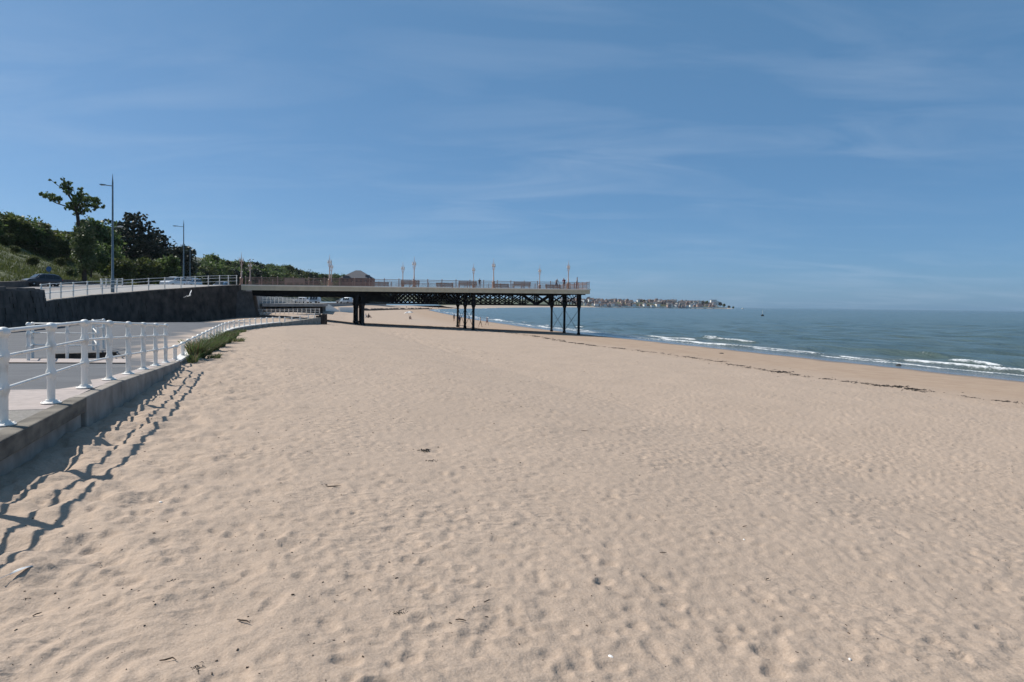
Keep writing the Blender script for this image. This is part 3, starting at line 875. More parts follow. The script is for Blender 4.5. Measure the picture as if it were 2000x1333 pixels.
# pier abutment
ab = thing('pier_abutment', 'battered dark stone abutment carrying the landward end of the pier', 'abutment', (*P(470, 628, 86).xy, -2.8))
def quad_block(pts_b, pts_t, zb, zt): 
    V = [(p[0], p[1], zb) for p in pts_b] + [(p[0], p[1], zt) for p in pts_t]
    return V, [(3, 2, 1, 0), (4, 5, 6, 7), (0, 1, 5, 4), (1, 2, 6, 5), (2, 3, 7, 6), (3, 0, 4, 7)]
def xy(px, d): return (PX(px, d), d)
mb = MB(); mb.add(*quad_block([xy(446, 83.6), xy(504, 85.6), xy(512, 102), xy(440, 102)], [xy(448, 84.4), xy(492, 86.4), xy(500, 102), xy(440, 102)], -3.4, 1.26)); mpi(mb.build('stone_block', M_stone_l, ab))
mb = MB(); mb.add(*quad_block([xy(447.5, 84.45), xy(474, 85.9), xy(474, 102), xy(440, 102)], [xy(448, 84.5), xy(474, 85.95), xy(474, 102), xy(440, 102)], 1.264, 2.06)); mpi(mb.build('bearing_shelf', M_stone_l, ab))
rr = random.Random(5)
for i in range(9):
    for j in range(5):
        t0, t1 = j / 5 + 0.01, (j + 1) / 5 - 0.01
        z0 = -2.5 + i * 0.4; z1 = z0 + 0.375
        k = lambda z: (z + 3.4) / 4.66
        def fp(t, z):
            b0 = Vector(xy(446, 83.6)).lerp(Vector(xy(504, 85.6)), t); t0_ = Vector(xy(448, 84.4)).lerp(Vector(xy(492, 86.4)), t)
            return b0.lerp(t0_, k(z))
        pr = rr.uniform(0.02, 0.07); V = []
        off = 0.1 * (i % 2) * (1 if 0 < j < 4 else 0)
        for t in (t0 + (0.06 if i % 2 and j else 0), t1 + (0.06 if i % 2 and j < 4 else 0)):
            for zz_ in (z0, z1):
                p = fp(t, zz_); V += [(p.x, p.y + 0.05, zz_), (p.x, p.y - pr, zz_)]
        mb = MB(); mb.add(V, [(0, 1, 3, 2), (6, 7, 5, 4), (1, 5, 7, 3), (3, 7, 6, 2), (0, 4, 5, 1), (2, 6, 4, 0)]); mpi(mb.build('stone', M_stone_l, ab))

# ------------------------------------------------------------------ upper promenade, road, far promenade
RDY = [-40, 20, 49, 60, 68, 86, 110, 140, 180, 330, 600, 900]
RDZ = [0.2, 0.3, 0.5, 0.82, 1.15, 2.0, 2.0, 0.6, -0.35, -0.3, 0.2, 1.0]
def road_z(Y): return interp(Y, RDY, RDZ)
def q_x(q, Y): return float(shore_x(Y)) - q * 1.054
QB = 71.0
M_pave = mat('grey_paving', (0.31, 0.295, 0.28), (0.25, 0.24, 0.23), 1.2, 0.9, 0.15, 60)
M_road = mat('worn_road', (0.22, 0.20, 0.19), (0.17, 0.155, 0.15), 0.8, 0.9)
def make_upper():
    ys = np.concatenate([np.linspace(-30, 92, 90), np.geomspace(93.5, 640, 60)])
    Vp, Vr = [], []
    for y in ys:
        if y <= 92:
            xr = interp(y, UPY, UPX) - 0.5; zr = interp(y, UPY, UPZ) + 0.01
        else:
            e = min(1, (y - 92) / 12); xr = (1 - e) * -35.0 + e * q_x(50.0, y); zr = road_z(y) 
        xl = q_x(QB, y); zl = road_z(y)
        for lst, t0, t1 in ((Vp, 0, 0.46), (Vr, 0.46, 1.0)):
            for j in range(6):
                t = t0 + (t1 - t0) * j / 5
                lst.append((xr + (xl - xr) * t, y, zr + (zl - zr) * t - (0.12 if lst is Vr and j > 0 else 0) - (0.02 if lst is Vr else 0)))
    for nm, V, m, lab in (('promenade', Vp, M_pave, 'pale grey upper promenade above the dark wall'), ('road', Vr, M_road, 'worn seafront road at the foot of the bank')):
        me = np_mesh(nm, np.array(V), grid_quads(len(ys), 6)[:, ::-1], m)
        struct(link(bpy.data.objects.new(nm, me)), lab)
make_upper()
# low stone kerb wall at the foot of the bank
kb = thing('kerb_wall', 'low dark stone wall at the foot of the grassy bank', 'wall', (q_x(QB, 60), 60, road_z(60)))
for i in range(22):
    y0, y1 = 40 + i * 4.0, 40 + (i + 1) * 4.0 - 0.05
    a, b_ = Vector((q_x(QB - 0.3, y0), y0)), Vector((q_x(QB - 0.3, y1), y1))
    mb = MB(); mb.add(*path_block((a, b_), (road_z(y0) + 0.5, road_z(y1) + 0.5), min(road_z(y0), road_z(y1)) - 0.8, -0.25, 0.2)); mpi(mb.build('wall_panel', M_stone_l, kb))
# sea wall of the promenade beyond the pier
M_sea_wall = mat('old_concrete', (0.33, 0.31, 0.285), (0.22, 0.205, 0.19), 0.8, 0.9)
fw = thing('far_sea_wall', 'long grey concrete sea wall of the promenade beyond the pier', 'sea wall', (q_x(50, 104), 104, -2))
for i in range(44):
    y0, y1 = 104 + i * 11.0, 104 + (i + 1) * 11.0 - 0.06
    a, b_ = Vector((q_x(50.0, y0), y0)), Vector((q_x(50.0, y1), y1))
    mb = MB(); mb.add(*path_block((a, b_), (road_z(y0) + 0.05, road_z(y1) + 0.05), -4.0, -0.4, 0.35)); mpi(mb.build('wall_panel', M_sea_wall, fw))

# railing of the upper promenade
ur = thing('railing', 'white three bar railing curving up the top of the dark wall to the pier', 'railing', (UPP[0].x, UPP[0].y, UPP[0].z))
for i, p in enumerate(UPP):
    z = p.z + 0.06
    q = Vector((p.x - 0.25, p.y, z))
    mpi(inst('post', ME_far, ur, q))
    if i < len(UPP) - 1:
        n_ = UPP[i + 1]; q2 = Vector((n_.x - 0.25, n_.y, n_.z + 0.06))
        for hh in (0.488, 0.878, 1.175): cyl_between('rail', q + Vector((0, 0, hh)), q2 + Vector((0, 0, hh)), 0.028, M_white, ur, 6)
# short inner railing seen behind the first lamp post
ir = thing('railing', 'short white railing behind the tall lamp post on the upper promenade', 'railing', (PX(197, 74), 74, 1.4))
ip = []
for px, b0, d in ((197, 567, 73), (207, 566.5, 75), (217, 566, 77), (229, 565.5, 78), (239, 564.5, 79)):
    a = P(px, b0, d); ip.append(a); mpi(inst('post', ME_far, ir, a))
for a, b_ in zip(ip[:-1], ip[1:]):
    for hh in (0.488, 0.878, 1.175): cyl_between('rail', a + Vector((0, 0, hh)), b_ + Vector((0, 0, hh)), 0.028, M_white, ir, 6)

# ------------------------------------------------------------------ hillside
M_bank = mat('bank_grass', (0.092, 0.104, 0.030), (0.045, 0.058, 0.017), 0.5, 0.95, 0.8, 3, detail=10, bdist=0.3)
def bank_z(q, Y):
    k = interp(Y, [0, 150, 250, 400, 600, 900], [1.0, 1.0, 0.95, 1.25, 1.5, 1.3])
    return road_z(Y) + (interp(q, [QB, 74, 80, 92, 105, 140, 220, 400], [0.3, 1.0, 3.2, 8.2, 10.0, 11.0, 13, 16])) * k
def make_bank():
    ys = np.concatenate([np.linspace(20, 200, 120), np.geomspace(203, 700, 60)])
    qs = np.concatenate([np.linspace(QB, 96, 34), np.geomspace(98, 420, 22)])
    V = []
    r = random.Random(2)
    nz = fft_noise(128, 1.3, 3, 40, 33)
    for i, y in enumerate(ys):
        for j, q in enumerate(qs):
            e = 0 if j == 0 else 1
            V.append((q_x(q, y), y, bank_z(q, y) + e * 0.28 * float(nz[i % 128, j % 128])))
    me = np_mesh('hillside', np.array(V), grid_quads(len(ys), len(qs))[:, ::-1], M_bank)
    struct(link(bpy.data.objects.new('hillside', me)), 'grassy bank rising above the seafront road')
make_bank()
def grass_tufts():
    r = random.Random(8); V, F = [], []
    for i in range(30000):
        y = 50 + 120 * r.random() ** 1.3; q = r.uniform(QB + 0.5, 93)
        x = q_x(q, y); z = bank_z(q, y) - 0.12
        h = r.uniform(0.25, 0.75); w = r.uniform(0.03, 0.09); a = r.random() * 6.28
        dx, dy = math.cos(a) * w, math.sin(a) * w; lx, ly = r.gauss(0, 0.2), r.gauss(0, 0.2)
        b = len(V)
        V += [(x - dx, y - dy, z), (x + dx, y + dy, z), (x + dx * 0.5 + lx, y + dy * 0.5 + ly, z + h), (x - dx * 0.4 + lx, y - dy * 0.4 + ly, z + h * 0.9)]
        F.append((b, b + 1, b + 2, b + 3))
    o = link(bpy.data.objects.new('bank_grass', np_mesh('bank_grass', np.array(V), np.array(F), L_grass, False)))
    T(o, 'rough yellow green grass growing on the bank', 'grass', kind='stuff')
grass_tufts()

# ------------------------------------------------------------------ pier
PA = Vector((0.970, 0.2425)); PB = Vector((-0.2425, 0.970))
P0 = Vector((-20.05, 90.0))
def pier(t, v, z): 
    p = P0 + PA * t + PB * v; return Vector((p.x, p.y, z))
T0, T1, VW = -14.6, 31.8, 13.0
def deck_z(t): return 2.06 + (t - T0) / (T1 - T0) * 0.24
def pier_t(px, v=0.0):
    m = (px - 1000) / FPX
    b_ = P0 + PB * v
    return (m * b_.y - b_.x) / (PA.x - m * PA.y)
PIER_RZ = math.atan2(PA.y, PA.x)
pr_ = thing('pier', 'short seaside pier with pale deck edge on dark iron columns and lattice girders', 'pier', pier(8.6, 6.5, -3.5))
def pier_box(mb, t0, t1, v0, v1, dz0, dz1, mi=0):
    V = []
    for t in (t0, t1):
        for v in (v0, v1):
            for dz in (dz0, dz1): V.append(pier(t, v, deck_z(t) + dz))
    mb.add(V, [(0, 1, 3, 2), (6, 7, 5, 4), (0, 4, 5, 1), (2, 3, 7, 6), (1, 5, 7, 3), (0, 2, 6, 4)], mi)
def pb(mb, name, m, parent=pr_, smooth=False): return mpi(mb.build(name, m, parent, smooth))
VF, VR = -0.9, VW + 0.9
mb = MB(); pier_box(mb, T0, T1 - 0.3, VF + 0.3, VR - 0.3, -0.32, -0.05); pb(mb, 'deck', M_deck)
# kerb strip on the deck edge, and the fascia boards below it (one per length)
for v0, v1 in ((VF - 0.06, VF + 0.34), (VR - 0.34, VR + 0.06)):
    mb = MB(); pier_box(mb, T0, T1 + 0.06, v0, v1, -0.13, 0.03); pb(mb, 'deck_edge', M_kerb)
mb = MB(); pier_box(mb, T1 - 0.29, T1 + 0.06, VF + 0.342, VR - 0.342, -0.13, 0.03); pb(mb, 'deck_edge', M_kerb)
n = 9
for i in range(n):
    a, b_ = T0 + (T1 - T0) * i / n, T0 + (T1 - T0) * (i + 1) / n
    mb = MB(); pier_box(mb, a + 0.006, b_ - 0.006, VF, VF + 0.25, -0.66, -0.134); pb(mb, 'fascia', M_fascia)
    mb = MB(); pier_box(mb, a + 0.006, b_ - 0.006, VR - 0.25, VR, -0.66, -0.134); pb(mb, 'fascia', M_fascia)
mb = MB(); pier_box(mb, T1 - 0.25, T1 - 0.004, VF + 0.254, VR - 0.254, -0.66, -0.134); pb(mb, 'fascia', M_fascia)
# solid plate girders of the first span
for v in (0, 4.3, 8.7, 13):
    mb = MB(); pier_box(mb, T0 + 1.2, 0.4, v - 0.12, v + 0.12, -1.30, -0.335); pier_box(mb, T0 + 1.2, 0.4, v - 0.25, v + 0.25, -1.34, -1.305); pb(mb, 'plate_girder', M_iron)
GB = -0.02      # level of the bottom chord
# lattice girders
BENT = [0.0, 15.2, 30.5]
def girder(v, t0, t1, style, front):
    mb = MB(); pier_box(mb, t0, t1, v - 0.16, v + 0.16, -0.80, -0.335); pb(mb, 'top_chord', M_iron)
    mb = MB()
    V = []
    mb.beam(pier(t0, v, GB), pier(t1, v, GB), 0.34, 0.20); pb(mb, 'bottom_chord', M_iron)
    zt = deck_z((t0 + t1) / 2) - 0.80; zb = GB + 0.1
    if style == 'lattice':
        mb = MB(); h = zt - zb; step = 0.62; k = t0 - h
        while k < t1:
            for sgn in (1, -1):
                a0, a1 = k, k + h * 1.05
                z0, z1 = (zb, zt) if sgn > 0 else (zt, zb)
                f0 = max(0, (t0 - a0) / (a1 - a0)); f1 = min(1, (t1 - a0) / (a1 - a0))
                if f1 - f0 > 0.1:
                    mb.beam(pier(a0 + (a1 - a0) * f0, v + sgn * 0.06, z0 + (z1 - z0) * f0), pier(a0 + (a1 - a0) * f1, v + sgn * 0.06, z0 + (z1 - z0) * f1), 0.05, 0.15)
            k += step
        n_ = int((t1 - t0) / 2.4)
        for i in range(1, n_):
            t = t0 + (t1 - t0) * i / n_; mb.beam(pier(t, v, zb), pier(t, v, zt), 0.12, 0.12)
        o = pb(mb, 'lattice_bars', M_iron); o['kind'] = 'stuff'
    else:
        n_ = 7; w = (t1 - t0) / n_
        for i in range(n_):
            a, b_ = t0 + w * i, t0 + w * (i + 1)
            m2 = MB(); m2.beam(pier(a, v + 0.05, zb), pier(b_, v + 0.05, zt), 0.05, 0.15); pb(m2, 'brace', M_iron)
            m2 = MB(); m2.beam(pier(a, v - 0.05, zt), pier(b_, v - 0.05, zb), 0.05, 0.15); pb(m2, 'brace', M_iron)
            if i:
                m2 = MB(); m2.beam(pier(a, v, zb), pier(a, v, zt), 0.34, 0.2); pb(m2, 'upright', M_iron)
for v in (0, 6.5, 13):
    girder(v, 0.3, 15.0, 'lattice', v == 0)
    girder(v, 15.4, 30.3, 'cross', v == 0)
for v in (0, 6.5, 13):
    mb = MB(); pier_box(mb, 30.7, T1 - 0.4, v - 0.15, v + 0.15, -0.80, -0.335); pb(mb, 'top_chord', M_iron)
# columns
def column_mesh(h, r=0.165):
    mb = MB()
    mb.lathe([(r * 1.9, 0), (r * 1.9, 0.18), (r * 1.5, 0.24), (r * 1.45, 0.5), (r * 1.12, 0.58), (r * 1.05, h * 0.5), (r, h - 0.62), (r * 1.25, h - 0.60), (r * 1.25, h - 0.52), (r * 1.1, h - 0.48), (r * 1.25, h - 0.30), (r * 1.8, h - 0.1), (r * 1.85, h)], 14)
    return mb
for bi, t in enumerate(BENT):
    vs = (0, 6.5, 13)
    for v in vs:
        tts = (t - 0.45, t + 0.35) if bi == 0 else (t,)
        for tt in tts:
            p = pier(tt, v, 0); zb = float(sand_z0(p.x, p.y)) - 0.25
            mb = column_mesh(GB - 0.10 - zb, 0.2 if bi == 0 else 0.165)
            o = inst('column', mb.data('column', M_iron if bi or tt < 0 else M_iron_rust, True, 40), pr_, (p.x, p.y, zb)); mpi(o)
            mb = MB(); mb.box((0, 0, 0), (0.5, 0.5, deck_z(t) - 0.335 - GB + 0.085), PIER_RZ)
            o = pb(mb, 'column_head', M_iron); o.matrix_parent_inverse.identity()
            o.location = Vector((p.x, p.y, (GB - 0.095 + deck_z(t) - 0.34) / 2)) - pr_.location
    # cross girder over the bent and rods between the columns
    mb = MB(); mb.beam(pier(t, 0, GB - 0.02), pier(t, 13, GB - 0.02), 0.3, 0.17); pb(mb, 'cross_girder', M_iron)
    h = deck_z(t) - 0.8 - GB; mb = MB(); k = 0.2
    while k < 12.4:
        mb.beam(pier(t + 0.04, k, GB + 0.1), pier(t + 0.04, k + 1.3, GB + h), 0.04, 0.09); mb.beam(pier(t - 0.04, k, GB + h), pier(t - 0.04, k + 1.3, GB + 0.1), 0.04, 0.09); k += 1.3
    o = pb(mb, 'cross_lattice', M_iron); o['kind'] = 'stuff'
    if bi:
        for v0, v1 in ((0, 6.5), (6.5, 13)):
            p = pier(t, v0, 0); zb = float(sand_z0(p.x, p.y)) + 0.35
            for a, b_ in (((v0, -0.6), (v1, zb)), ((v0, zb), (v1, -0.6))):
                mb = MB(); mb.tube([pier(t, a[0], a[1]), pier(t, b_[0], b_[1])], 0.032, 6); pb(mb, 'tie_rod', M_iron)
# balustrade: posts, rails and panels of upright bars
def balustrade(v, t0, t1, along=True):
    n_ = round((t1 - t0) / 1.92); st = (t1 - t0) / n_
    f = (lambda s, z: pier(s, v, deck_z(s) + z)) if along else (lambda s, z: pier(v, s, deck_z(v) + z))
    for i in range(n_ + 1):
        a = t0 + st * i
        mb = MB(); mb.beam(f(a, 0.03), f(a, 1.0), 0.09, 0.09); c = f(a, 1.0); mb.lathe([(0.065, 0), (0.075, 0.04), (0.05, 0.09), (0.015, 0.12)], 8, c); pb(mb, 'baluster_post', M_pink)
        if i < n_:
            b_ = a + st
            mb = MB(); mb.beam(f(a + 0.05, 0.95), f(b_ - 0.05, 0.95), 0.07, 0.055); pb(mb, 'handrail', M_pink)
            mb = MB(); mb.beam(f(a + 0.05, 0.15), f(b_ - 0.05, 0.15), 0.045, 0.04); mb.beam(f(a + 0.05, 0.74), f(b_ - 0.05, 0.74), 0.045, 0.04)
            k = 1
            while a + k * 0.14 < b_ - 0.06:
                s = a + k * 0.14; mb.beam(f(s, 0.15), f(s, 0.93), 0.022, 0.022); k += 1
            pb(mb, 'bar_panel', M_pink)
balustrade(VF + 0.14, T0 + 0.5, T1 - 0.1)
balustrade(VR - 0.14, T0 + 0.5, T1 - 0.1)
balustrade(T1 - 0.1, VF + 1.0, VR - 1.0, False)

# lamps on the pier
def pier_lamp_parts():
    d = {}
    mb = MB(); mb.box((0, 0, 0.09), (0.42, 0.42, 0.18)); mb.lathe([(0.19, 0.18), (0.19, 0.85), (0.23, 0.9), (0.2, 0.96), (0.11, 1.05)], 10); d['pedestal'] = mb.data('pedestal', M_pink, True, 40)
    mb = MB(); mb.lathe([(0.085, 1.0), (0.095, 1.5), (0.07, 1.56), (0.06, 2.4), (0.085, 2.46), (0.06, 2.52), (0.05, 3.0), (0.045, 3.5), (0.02, 3.9), (0.012, 4.2)], 10); d['shaft'] = mb.data('shaft', M_pink_l, True, 40)
    mb = MB()
    for s in (1, -1):
        pts = [(0.04 * s, 0, 2.55), (0.13 * s, 0, 2.62), (0.20 * s, 0, 2.8), (0.20 * s, 0, 2.99)]
        mb.tube(pts, 0.025, 6)
    d['scroll_bracket'] = mb.data('scroll_bracket', M_pink, True, 40)
    mb = MB(); mb.lathe([(0.05, 0), (0.12, 0.05), (0.15, 0.16), (0.13, 0.34), (0.06, 0.42)], 10); d['globe'] = mb.data('globe', M_lampglass, True)
    mb = MB(); mb.lathe([(0.15, 0), (0.09, 0.10), (0.03, 0.18), (0.012, 0.42)], 8); d['cap'] = mb.data('cap', M_pink, True, 40)
    return d
LP = pier_lamp_parts()
def pier_lamp(t, v, label):
    p = pier(t, v, deck_z(t) - 0.05 if VF + 0.34 < v < VR - 0.34 else deck_z(t) + 0.03)
    o = thing('pier_lamp', label, 'lamp', p, PIER_RZ + 0.5, 'pink lamps on the pier')
    for k in ('pedestal', 'shaft', 'scroll_bracket'): inst(k, LP[k], o)
    for s in (0.20, -0.20):
        g = inst('globe', LP['globe'], o, (s, 0, 2.98), 0, 0.72); inst('cap', LP['cap'], g, (0, 0, 0.42))
    return o
FRONT = [(471, 'first pink lamp where the white railing meets the pier'), (643, 'pink lamp in front of the distant trees near the brick building'), (808, 'tall pink lamp on the near side above the middle of the lattice girder'),
         (963, 'tall pink lamp on the near side above the second span'), (1109, 'pink lamp at the seaward end between two of the people')]
for px, lab in FRONT: pier_lamp(pier_t(px, 0.2), 0.2, lab)
BACK = [(488, 'shorter looking far side pink lamp at the landward end of the pier'), (646.5, 'far side pink lamp almost hidden behind a nearer one by the trees'), (786, 'far side pink lamp left of the tall middle one'),
        (924, 'far side pink lamp above the middle columns of the pier'), (1053, 'far side pink lamp left of the three people at the end')]
for px, lab in BACK: pier_lamp(pier_t(px, 12.6), 12.6, lab)
# benches on the deck
def bench_parts():
    d = {}
    mb = MB(); 
    for k in range(4): mb.box((0, -0.32 + 0.13 * k, 0.45), (2.6, 0.10, 0.04))
    d['seat'] = mb.data('seat', M_wood)
    mb = MB()
    for k in range(4): mb.box((0, 0.16 + 0.035 * k, 0.60 + 0.13 * k), (2.6, 0.04, 0.105))
    d['backrest'] = mb.data('backrest', M_wood)
    mb = MB(); mb.prism([(-0.03, 0), (0.03, 0), (0.03, 0.43), (-0.03, 0.43)], -0.36, -0.28); mb.prism([(-0.03, 0), (0.03, 0), (0.03, 1.08), (-0.03, 1.08)], 0.17, 0.24); mb.prism([(-0.03, 0.37), (0.03, 0.37), (0.03, 0.43), (-0.03, 0.43)], -0.28, 0.17)
    d['end_frame'] = mb.data('end_frame', M_pink)
    return d
BP = bench_parts()
for px, v, rz, lab in ((742, 11.6, 0, 'brown slatted bench on the pier right of the brick building'), (800, 3.0, math.pi, 'brown slatted bench on the pier beside the tall middle lamp'), (868, 11.6, 0, 'brown slatted bench on the far side above the lattice girder'), (912, 3.0, math.pi, 'brown slatted bench on the pier over the middle columns'),
                       (978, 11.6, 0, 'brown slatted bench right of the lamp over the second span'), (1018, 3.0, math.pi, 'long brown slatted bench on the near side over the second span'), (1080, 11.6, 0, 'brown slatted bench nearest to the people at the end'), (575, 3.0, math.pi, 'brown slatted bench on the landward part of the pier')):
    t = pier_t(px, v); o = thing('bench', lab, 'bench', pier(t, v, deck_z(t) - 0.05), PIER_RZ + rz, 'benches on the pier')
    inst('seat', BP['seat'], o); inst('backrest', BP['backrest'], o)
    for s in (-1.15, 0, 1.15): inst('leg_frame', BP['end_frame'], o, (s, 0, 0))

# ------------------------------------------------------------------ street lamps
def street_lamp(px, top, base, D, label, arm_px=-25, h_arm=0.905, second=False):
    b_ = P(px, base, D); tz = P(px, top, D).z
    h = tz - b_.z
    o = thing('street_lamp', label, 'street lamp', b_, 0, 'street lamps of the promenade')
    mb = MB(); mb.lathe([(0.16, 0), (0.16, 1.3), (0.115, 1.36), (0.085, h * 0.6), (0.07, h * 0.93), (0.05, h * 0.95), (0.012, h)], 12); mb.build('pole', M_lamp, o, True)
    L_ = arm_px * D / FPX
    za = h * h_arm
    mb = MB(); mb.tube([(0, 0, za - 0.08), (L_ * 0.45, 0, za - 0.02), (L_ * 0.55, 0, za)], [0.045, 0.04, 0.035], 8); mb.build('arm', M_lamp, o, True)
    def head(L_, za, m=M_lamp):
        mb = MB(); s = 1 if L_ > 0 else -1
        mb.add([(L_ * 0.5, -0.07, za - 0.03), (L_ * 0.5, 0.07, za - 0.03), (L_ * 0.5, 0.07, za + 0.05), (L_ * 0.5, -0.07, za + 0.05), (L_ * 0.8, -0.16, za - 0.02), (L_ * 0.8, 0.16, za - 0.02), (L_ * 0.8, 0.16, za + 0.1), (L_ * 0.8, -0.16, za + 0.1), (L_, -0.1, za + 0.02), (L_, 0.1, za + 0.02), (L_, 0.1, za + 0.07), (L_, -0.1, za + 0.07)],
               [(0, 1, 2, 3), (0, 4, 5, 1), (1, 5, 6, 2), (2, 6, 7, 3), (3, 7, 4, 0), (4, 8, 9, 5), (5, 9, 10, 6), (6, 10, 11, 7), (7, 11, 8, 4), (11, 10, 9, 8)])
        hd = mb.build('lamp_head', m, o)
        mb = MB(); mb.box((L_ * 0.8, 0, za - 0.035), (abs(L_) * 0.22, 0.2, 0.02)); mb.build('lens', M_lampglass, hd)
    head(L_, za)
    if second:
        z2 = h * 0.555; L2 = 20 * D / FPX
        mb = MB(); mb.tube([(0, 0, z2 - 0.08), (L2 * 0.5, 0, z2)], 0.04, 8); mb.build('arm', M_lamp, o, True)
        head(L2, z2, M_white)
    return o
street_lamp(220, 340, 571.5, 66, 'tall grey street lamp beside the upper railing on the left', second=True)
street_lamp(358.5, 430, 560, 113, 'second grey street lamp right of the dark pines', arm_px=-21)
street_lamp(371, 483, 562, 165, 'distant thin street lamp just right of the second one', arm_px=-9)

# ------------------------------------------------------------------ vehicles
M_car = mat('dark_blue_car', (0.010, 0.017, 0.030), (0.008, 0.014, 0.026), 2, 0.3, coat=0.3)
M_cars = [M_car, mat('white_car', (0.75, 0.75, 0.75), None, 2, 0.3, coat=0.6), mat('silver_car', (0.45, 0.47, 0.50), None, 2, 0.25, metal=0.5, coat=0.6), mat('pale_blue_van', (0.42, 0.52, 0.60), None, 2, 0.35, coat=0.4)]
M_tyre = mat('tyre', (0.02, 0.02, 0.02), None, 20, 0.9)
M_rim = mat('alloy_rim', (0.45, 0.46, 0.48), None, 5, 0.35, metal=0.8)
M_head = mat('headlight', (0.85, 0.86, 0.88), None, 3, 0.15)
M_tail = mat('tail_light', (0.35, 0.02, 0.02), None, 3, 0.2)
M_plate = mat('number_plate', (0.75, 0.74, 0.66), None, 3, 0.5)
def car_parts(m, van=False):
    "x forward; hatchback/SUV body lofted from sections across"
    d = {}
    Lh = 2.15
    if van: top = [(-2.15, 1.0), (-2.12, 1.95), (-1.6, 2.05), (0.6, 2.05), (1.15, 1.85), (1.7, 1.15), (2.1, 1.0), (2.2, 0.75)]
    else: top = [(-2.15, 0.98), (-2.08, 1.15), (-1.75, 1.50), (-1.2, 1.64), (0.1, 1.66), (0.45, 1.58), (1.12, 1.08), (1.85, 0.95), (2.14, 0.78)]
    mb = MB()
    belt = 1.02
    secs = []
    xs = sorted(set([-2.18, -2.1, -1.75, -1.2, -0.6, 0.1, 0.45, 0.8, 1.12, 1.5, 1.85, 2.1, 2.2]))
    tx = [p[0] for p in top]; tz = [p[1] for p in top]
    for x in xs:
        zt = interp(x, tx, tz); e = abs(x) / 2.2
        w = 0.90 * (1 - 0.16 * max(0, e - 0.72) / 0.28); zb = 0.30 + 0.10 * max(0, e - 0.8) / 0.2
        zb_ = min(belt, zt - 0.03)
        wt = w - 0.24 * max(0, (zt - belt)) / 0.62
        pts = [(w * 0.93, zb), (w, zb + 0.16), (w * 0.995, 0.72), (w * 0.97, zb_), (min(wt + 0.03, w * 0.95), max(zb_ + 0.005, zt - 0.10)), (wt * 0.82, zt - 0.015), (0, zt)]
        ring = pts + [(-a, b_) for a, b_ in reversed(pts[:-1])]
        secs.append([(x, a, b_) for a, b_ in ring])
    n_ = len(secs[0]); V = [p for s_ in secs for p in s_]; F = []
    for i in range(len(secs) - 1):
        for k in range(n_):
            k2 = (k + 1) % n_; F.append((i * n_ + k, (i + 1) * n_ + k, (i + 1) * n_ + k2, i * n_ + k2))
    F.append(tuple(range(n_))); F.append(tuple(range(len(V) - 1, len(V) - n_ - 1, -1)))
    mb.add(V, F); d['body'] = mb.data('body', m, True, 35)
    def side_glass(x0, x1, s):
        mb = MB(); 
        def pt(x, f):
            zt = interp(x, tx, tz); w = 0.90; wt = w - 0.24 * max(0, zt - belt) / 0.62
            return (x, s * ((w * 0.97) * (1 - f) + (wt + 0.03) * f + 0.012), belt + 0.02 + (zt - 0.13 - belt - 0.02) * f)
        q = [pt(x0, 0), pt(x1, 0), pt(x1, 0.95), pt(x0, 0.95)]
        q2 = [(a, b_ - s * 0.02, c) for a, b_, c in q]
        mb.add(q + q2, [(0, 1, 2, 3), (7, 6, 5, 4), (0, 4, 5, 1), (1, 5, 6, 2), (2, 6, 7, 3), (3, 7, 4, 0)])
        return mb.data('side_window', M_glass)
    d['side'] = [side_glass(a, b_, s) for s in (1, -1) for a, b_ in ((-1.72, -1.0), (-0.92, -0.1), (-0.02, 0.72))]
    mb = MB(); V = []
    for x, dz, w in ((1.10, 0.03, 0.74), (0.50, 0.03, 0.60)):
        z = interp(x, tx, tz)
        V += [(x + 0.02, -w, z + dz), (x + 0.02, w, z + dz), (x - 0.02, w, z + dz - 0.06), (x - 0.02, -w, z + dz - 0.06)]
    mb.add(V, [(0, 1, 2, 3), (7, 6, 5, 4), (0, 4, 5, 1), (1, 5, 6, 2), (2, 6, 7, 3), (3, 7, 4, 0)]); d['windscreen'] = mb.data('windscreen', M_glass)
    mb = MB(); mb.add([(-1.80, -0.55, 1.49), (-1.80, 0.55, 1.49), (-2.11, 0.66, 1.13), (-2.11, -0.66, 1.13), (-1.74, -0.55, 1.44), (-1.74, 0.55, 1.44), (-2.03, 0.66, 1.10), (-2.03, -0.66, 1.10)], [(0, 1, 2, 3), (7, 6, 5, 4), (0, 4, 5, 1), (1, 5, 6, 2), (2, 6, 7, 3), (3, 7, 4, 0)]); d['rear_window'] = mb.data('rear_window', M_glass)
    def wheel(m_, prof):
        V = []; mb = MB(); mb.lathe(prof, 16); mb.V = [(x, z, y) for x, y, z in mb.V]; return mb.data('wheel', m_, True, 40)
    d['tyre'] = wheel(M_tyre, [(0.22, -0.11), (0.31, -0.11), (0.34, -0.07), (0.34, 0.07), (0.31, 0.11), (0.22, 0.11)])
    d['rim'] = wheel(M_rim, [(0.05, -0.12), (0.12, -0.10), (0.21, -0.09), (0.215, 0.09), (0.12, 0.10), (0.05, 0.12)])
    mb = MB(); mb.box((0, 0, 0), (0.14, 0.34, 0.15)); d['headlight'] = mb.data('headlight', M_head)
    mb = MB(); mb.box((0, 0, 0), (0.1, 0.22, 0.2)); d['tail_light'] = mb.data('tail_light', M_tail)
    mb = MB(); mb.box((0, 0, 0), (0.03, 0.52, 0.11)); d['number_plate'] = mb.data('number_plate', M_plate)
    mb = MB(); mb.box((0, 0, 0), (0.12, 0.2, 0.13), taper=0.8); d['mirror'] = mb.data('mirror', m)
    return d
CARS = [car_parts(m, i == 3) for i, m in enumerate(M_cars)]
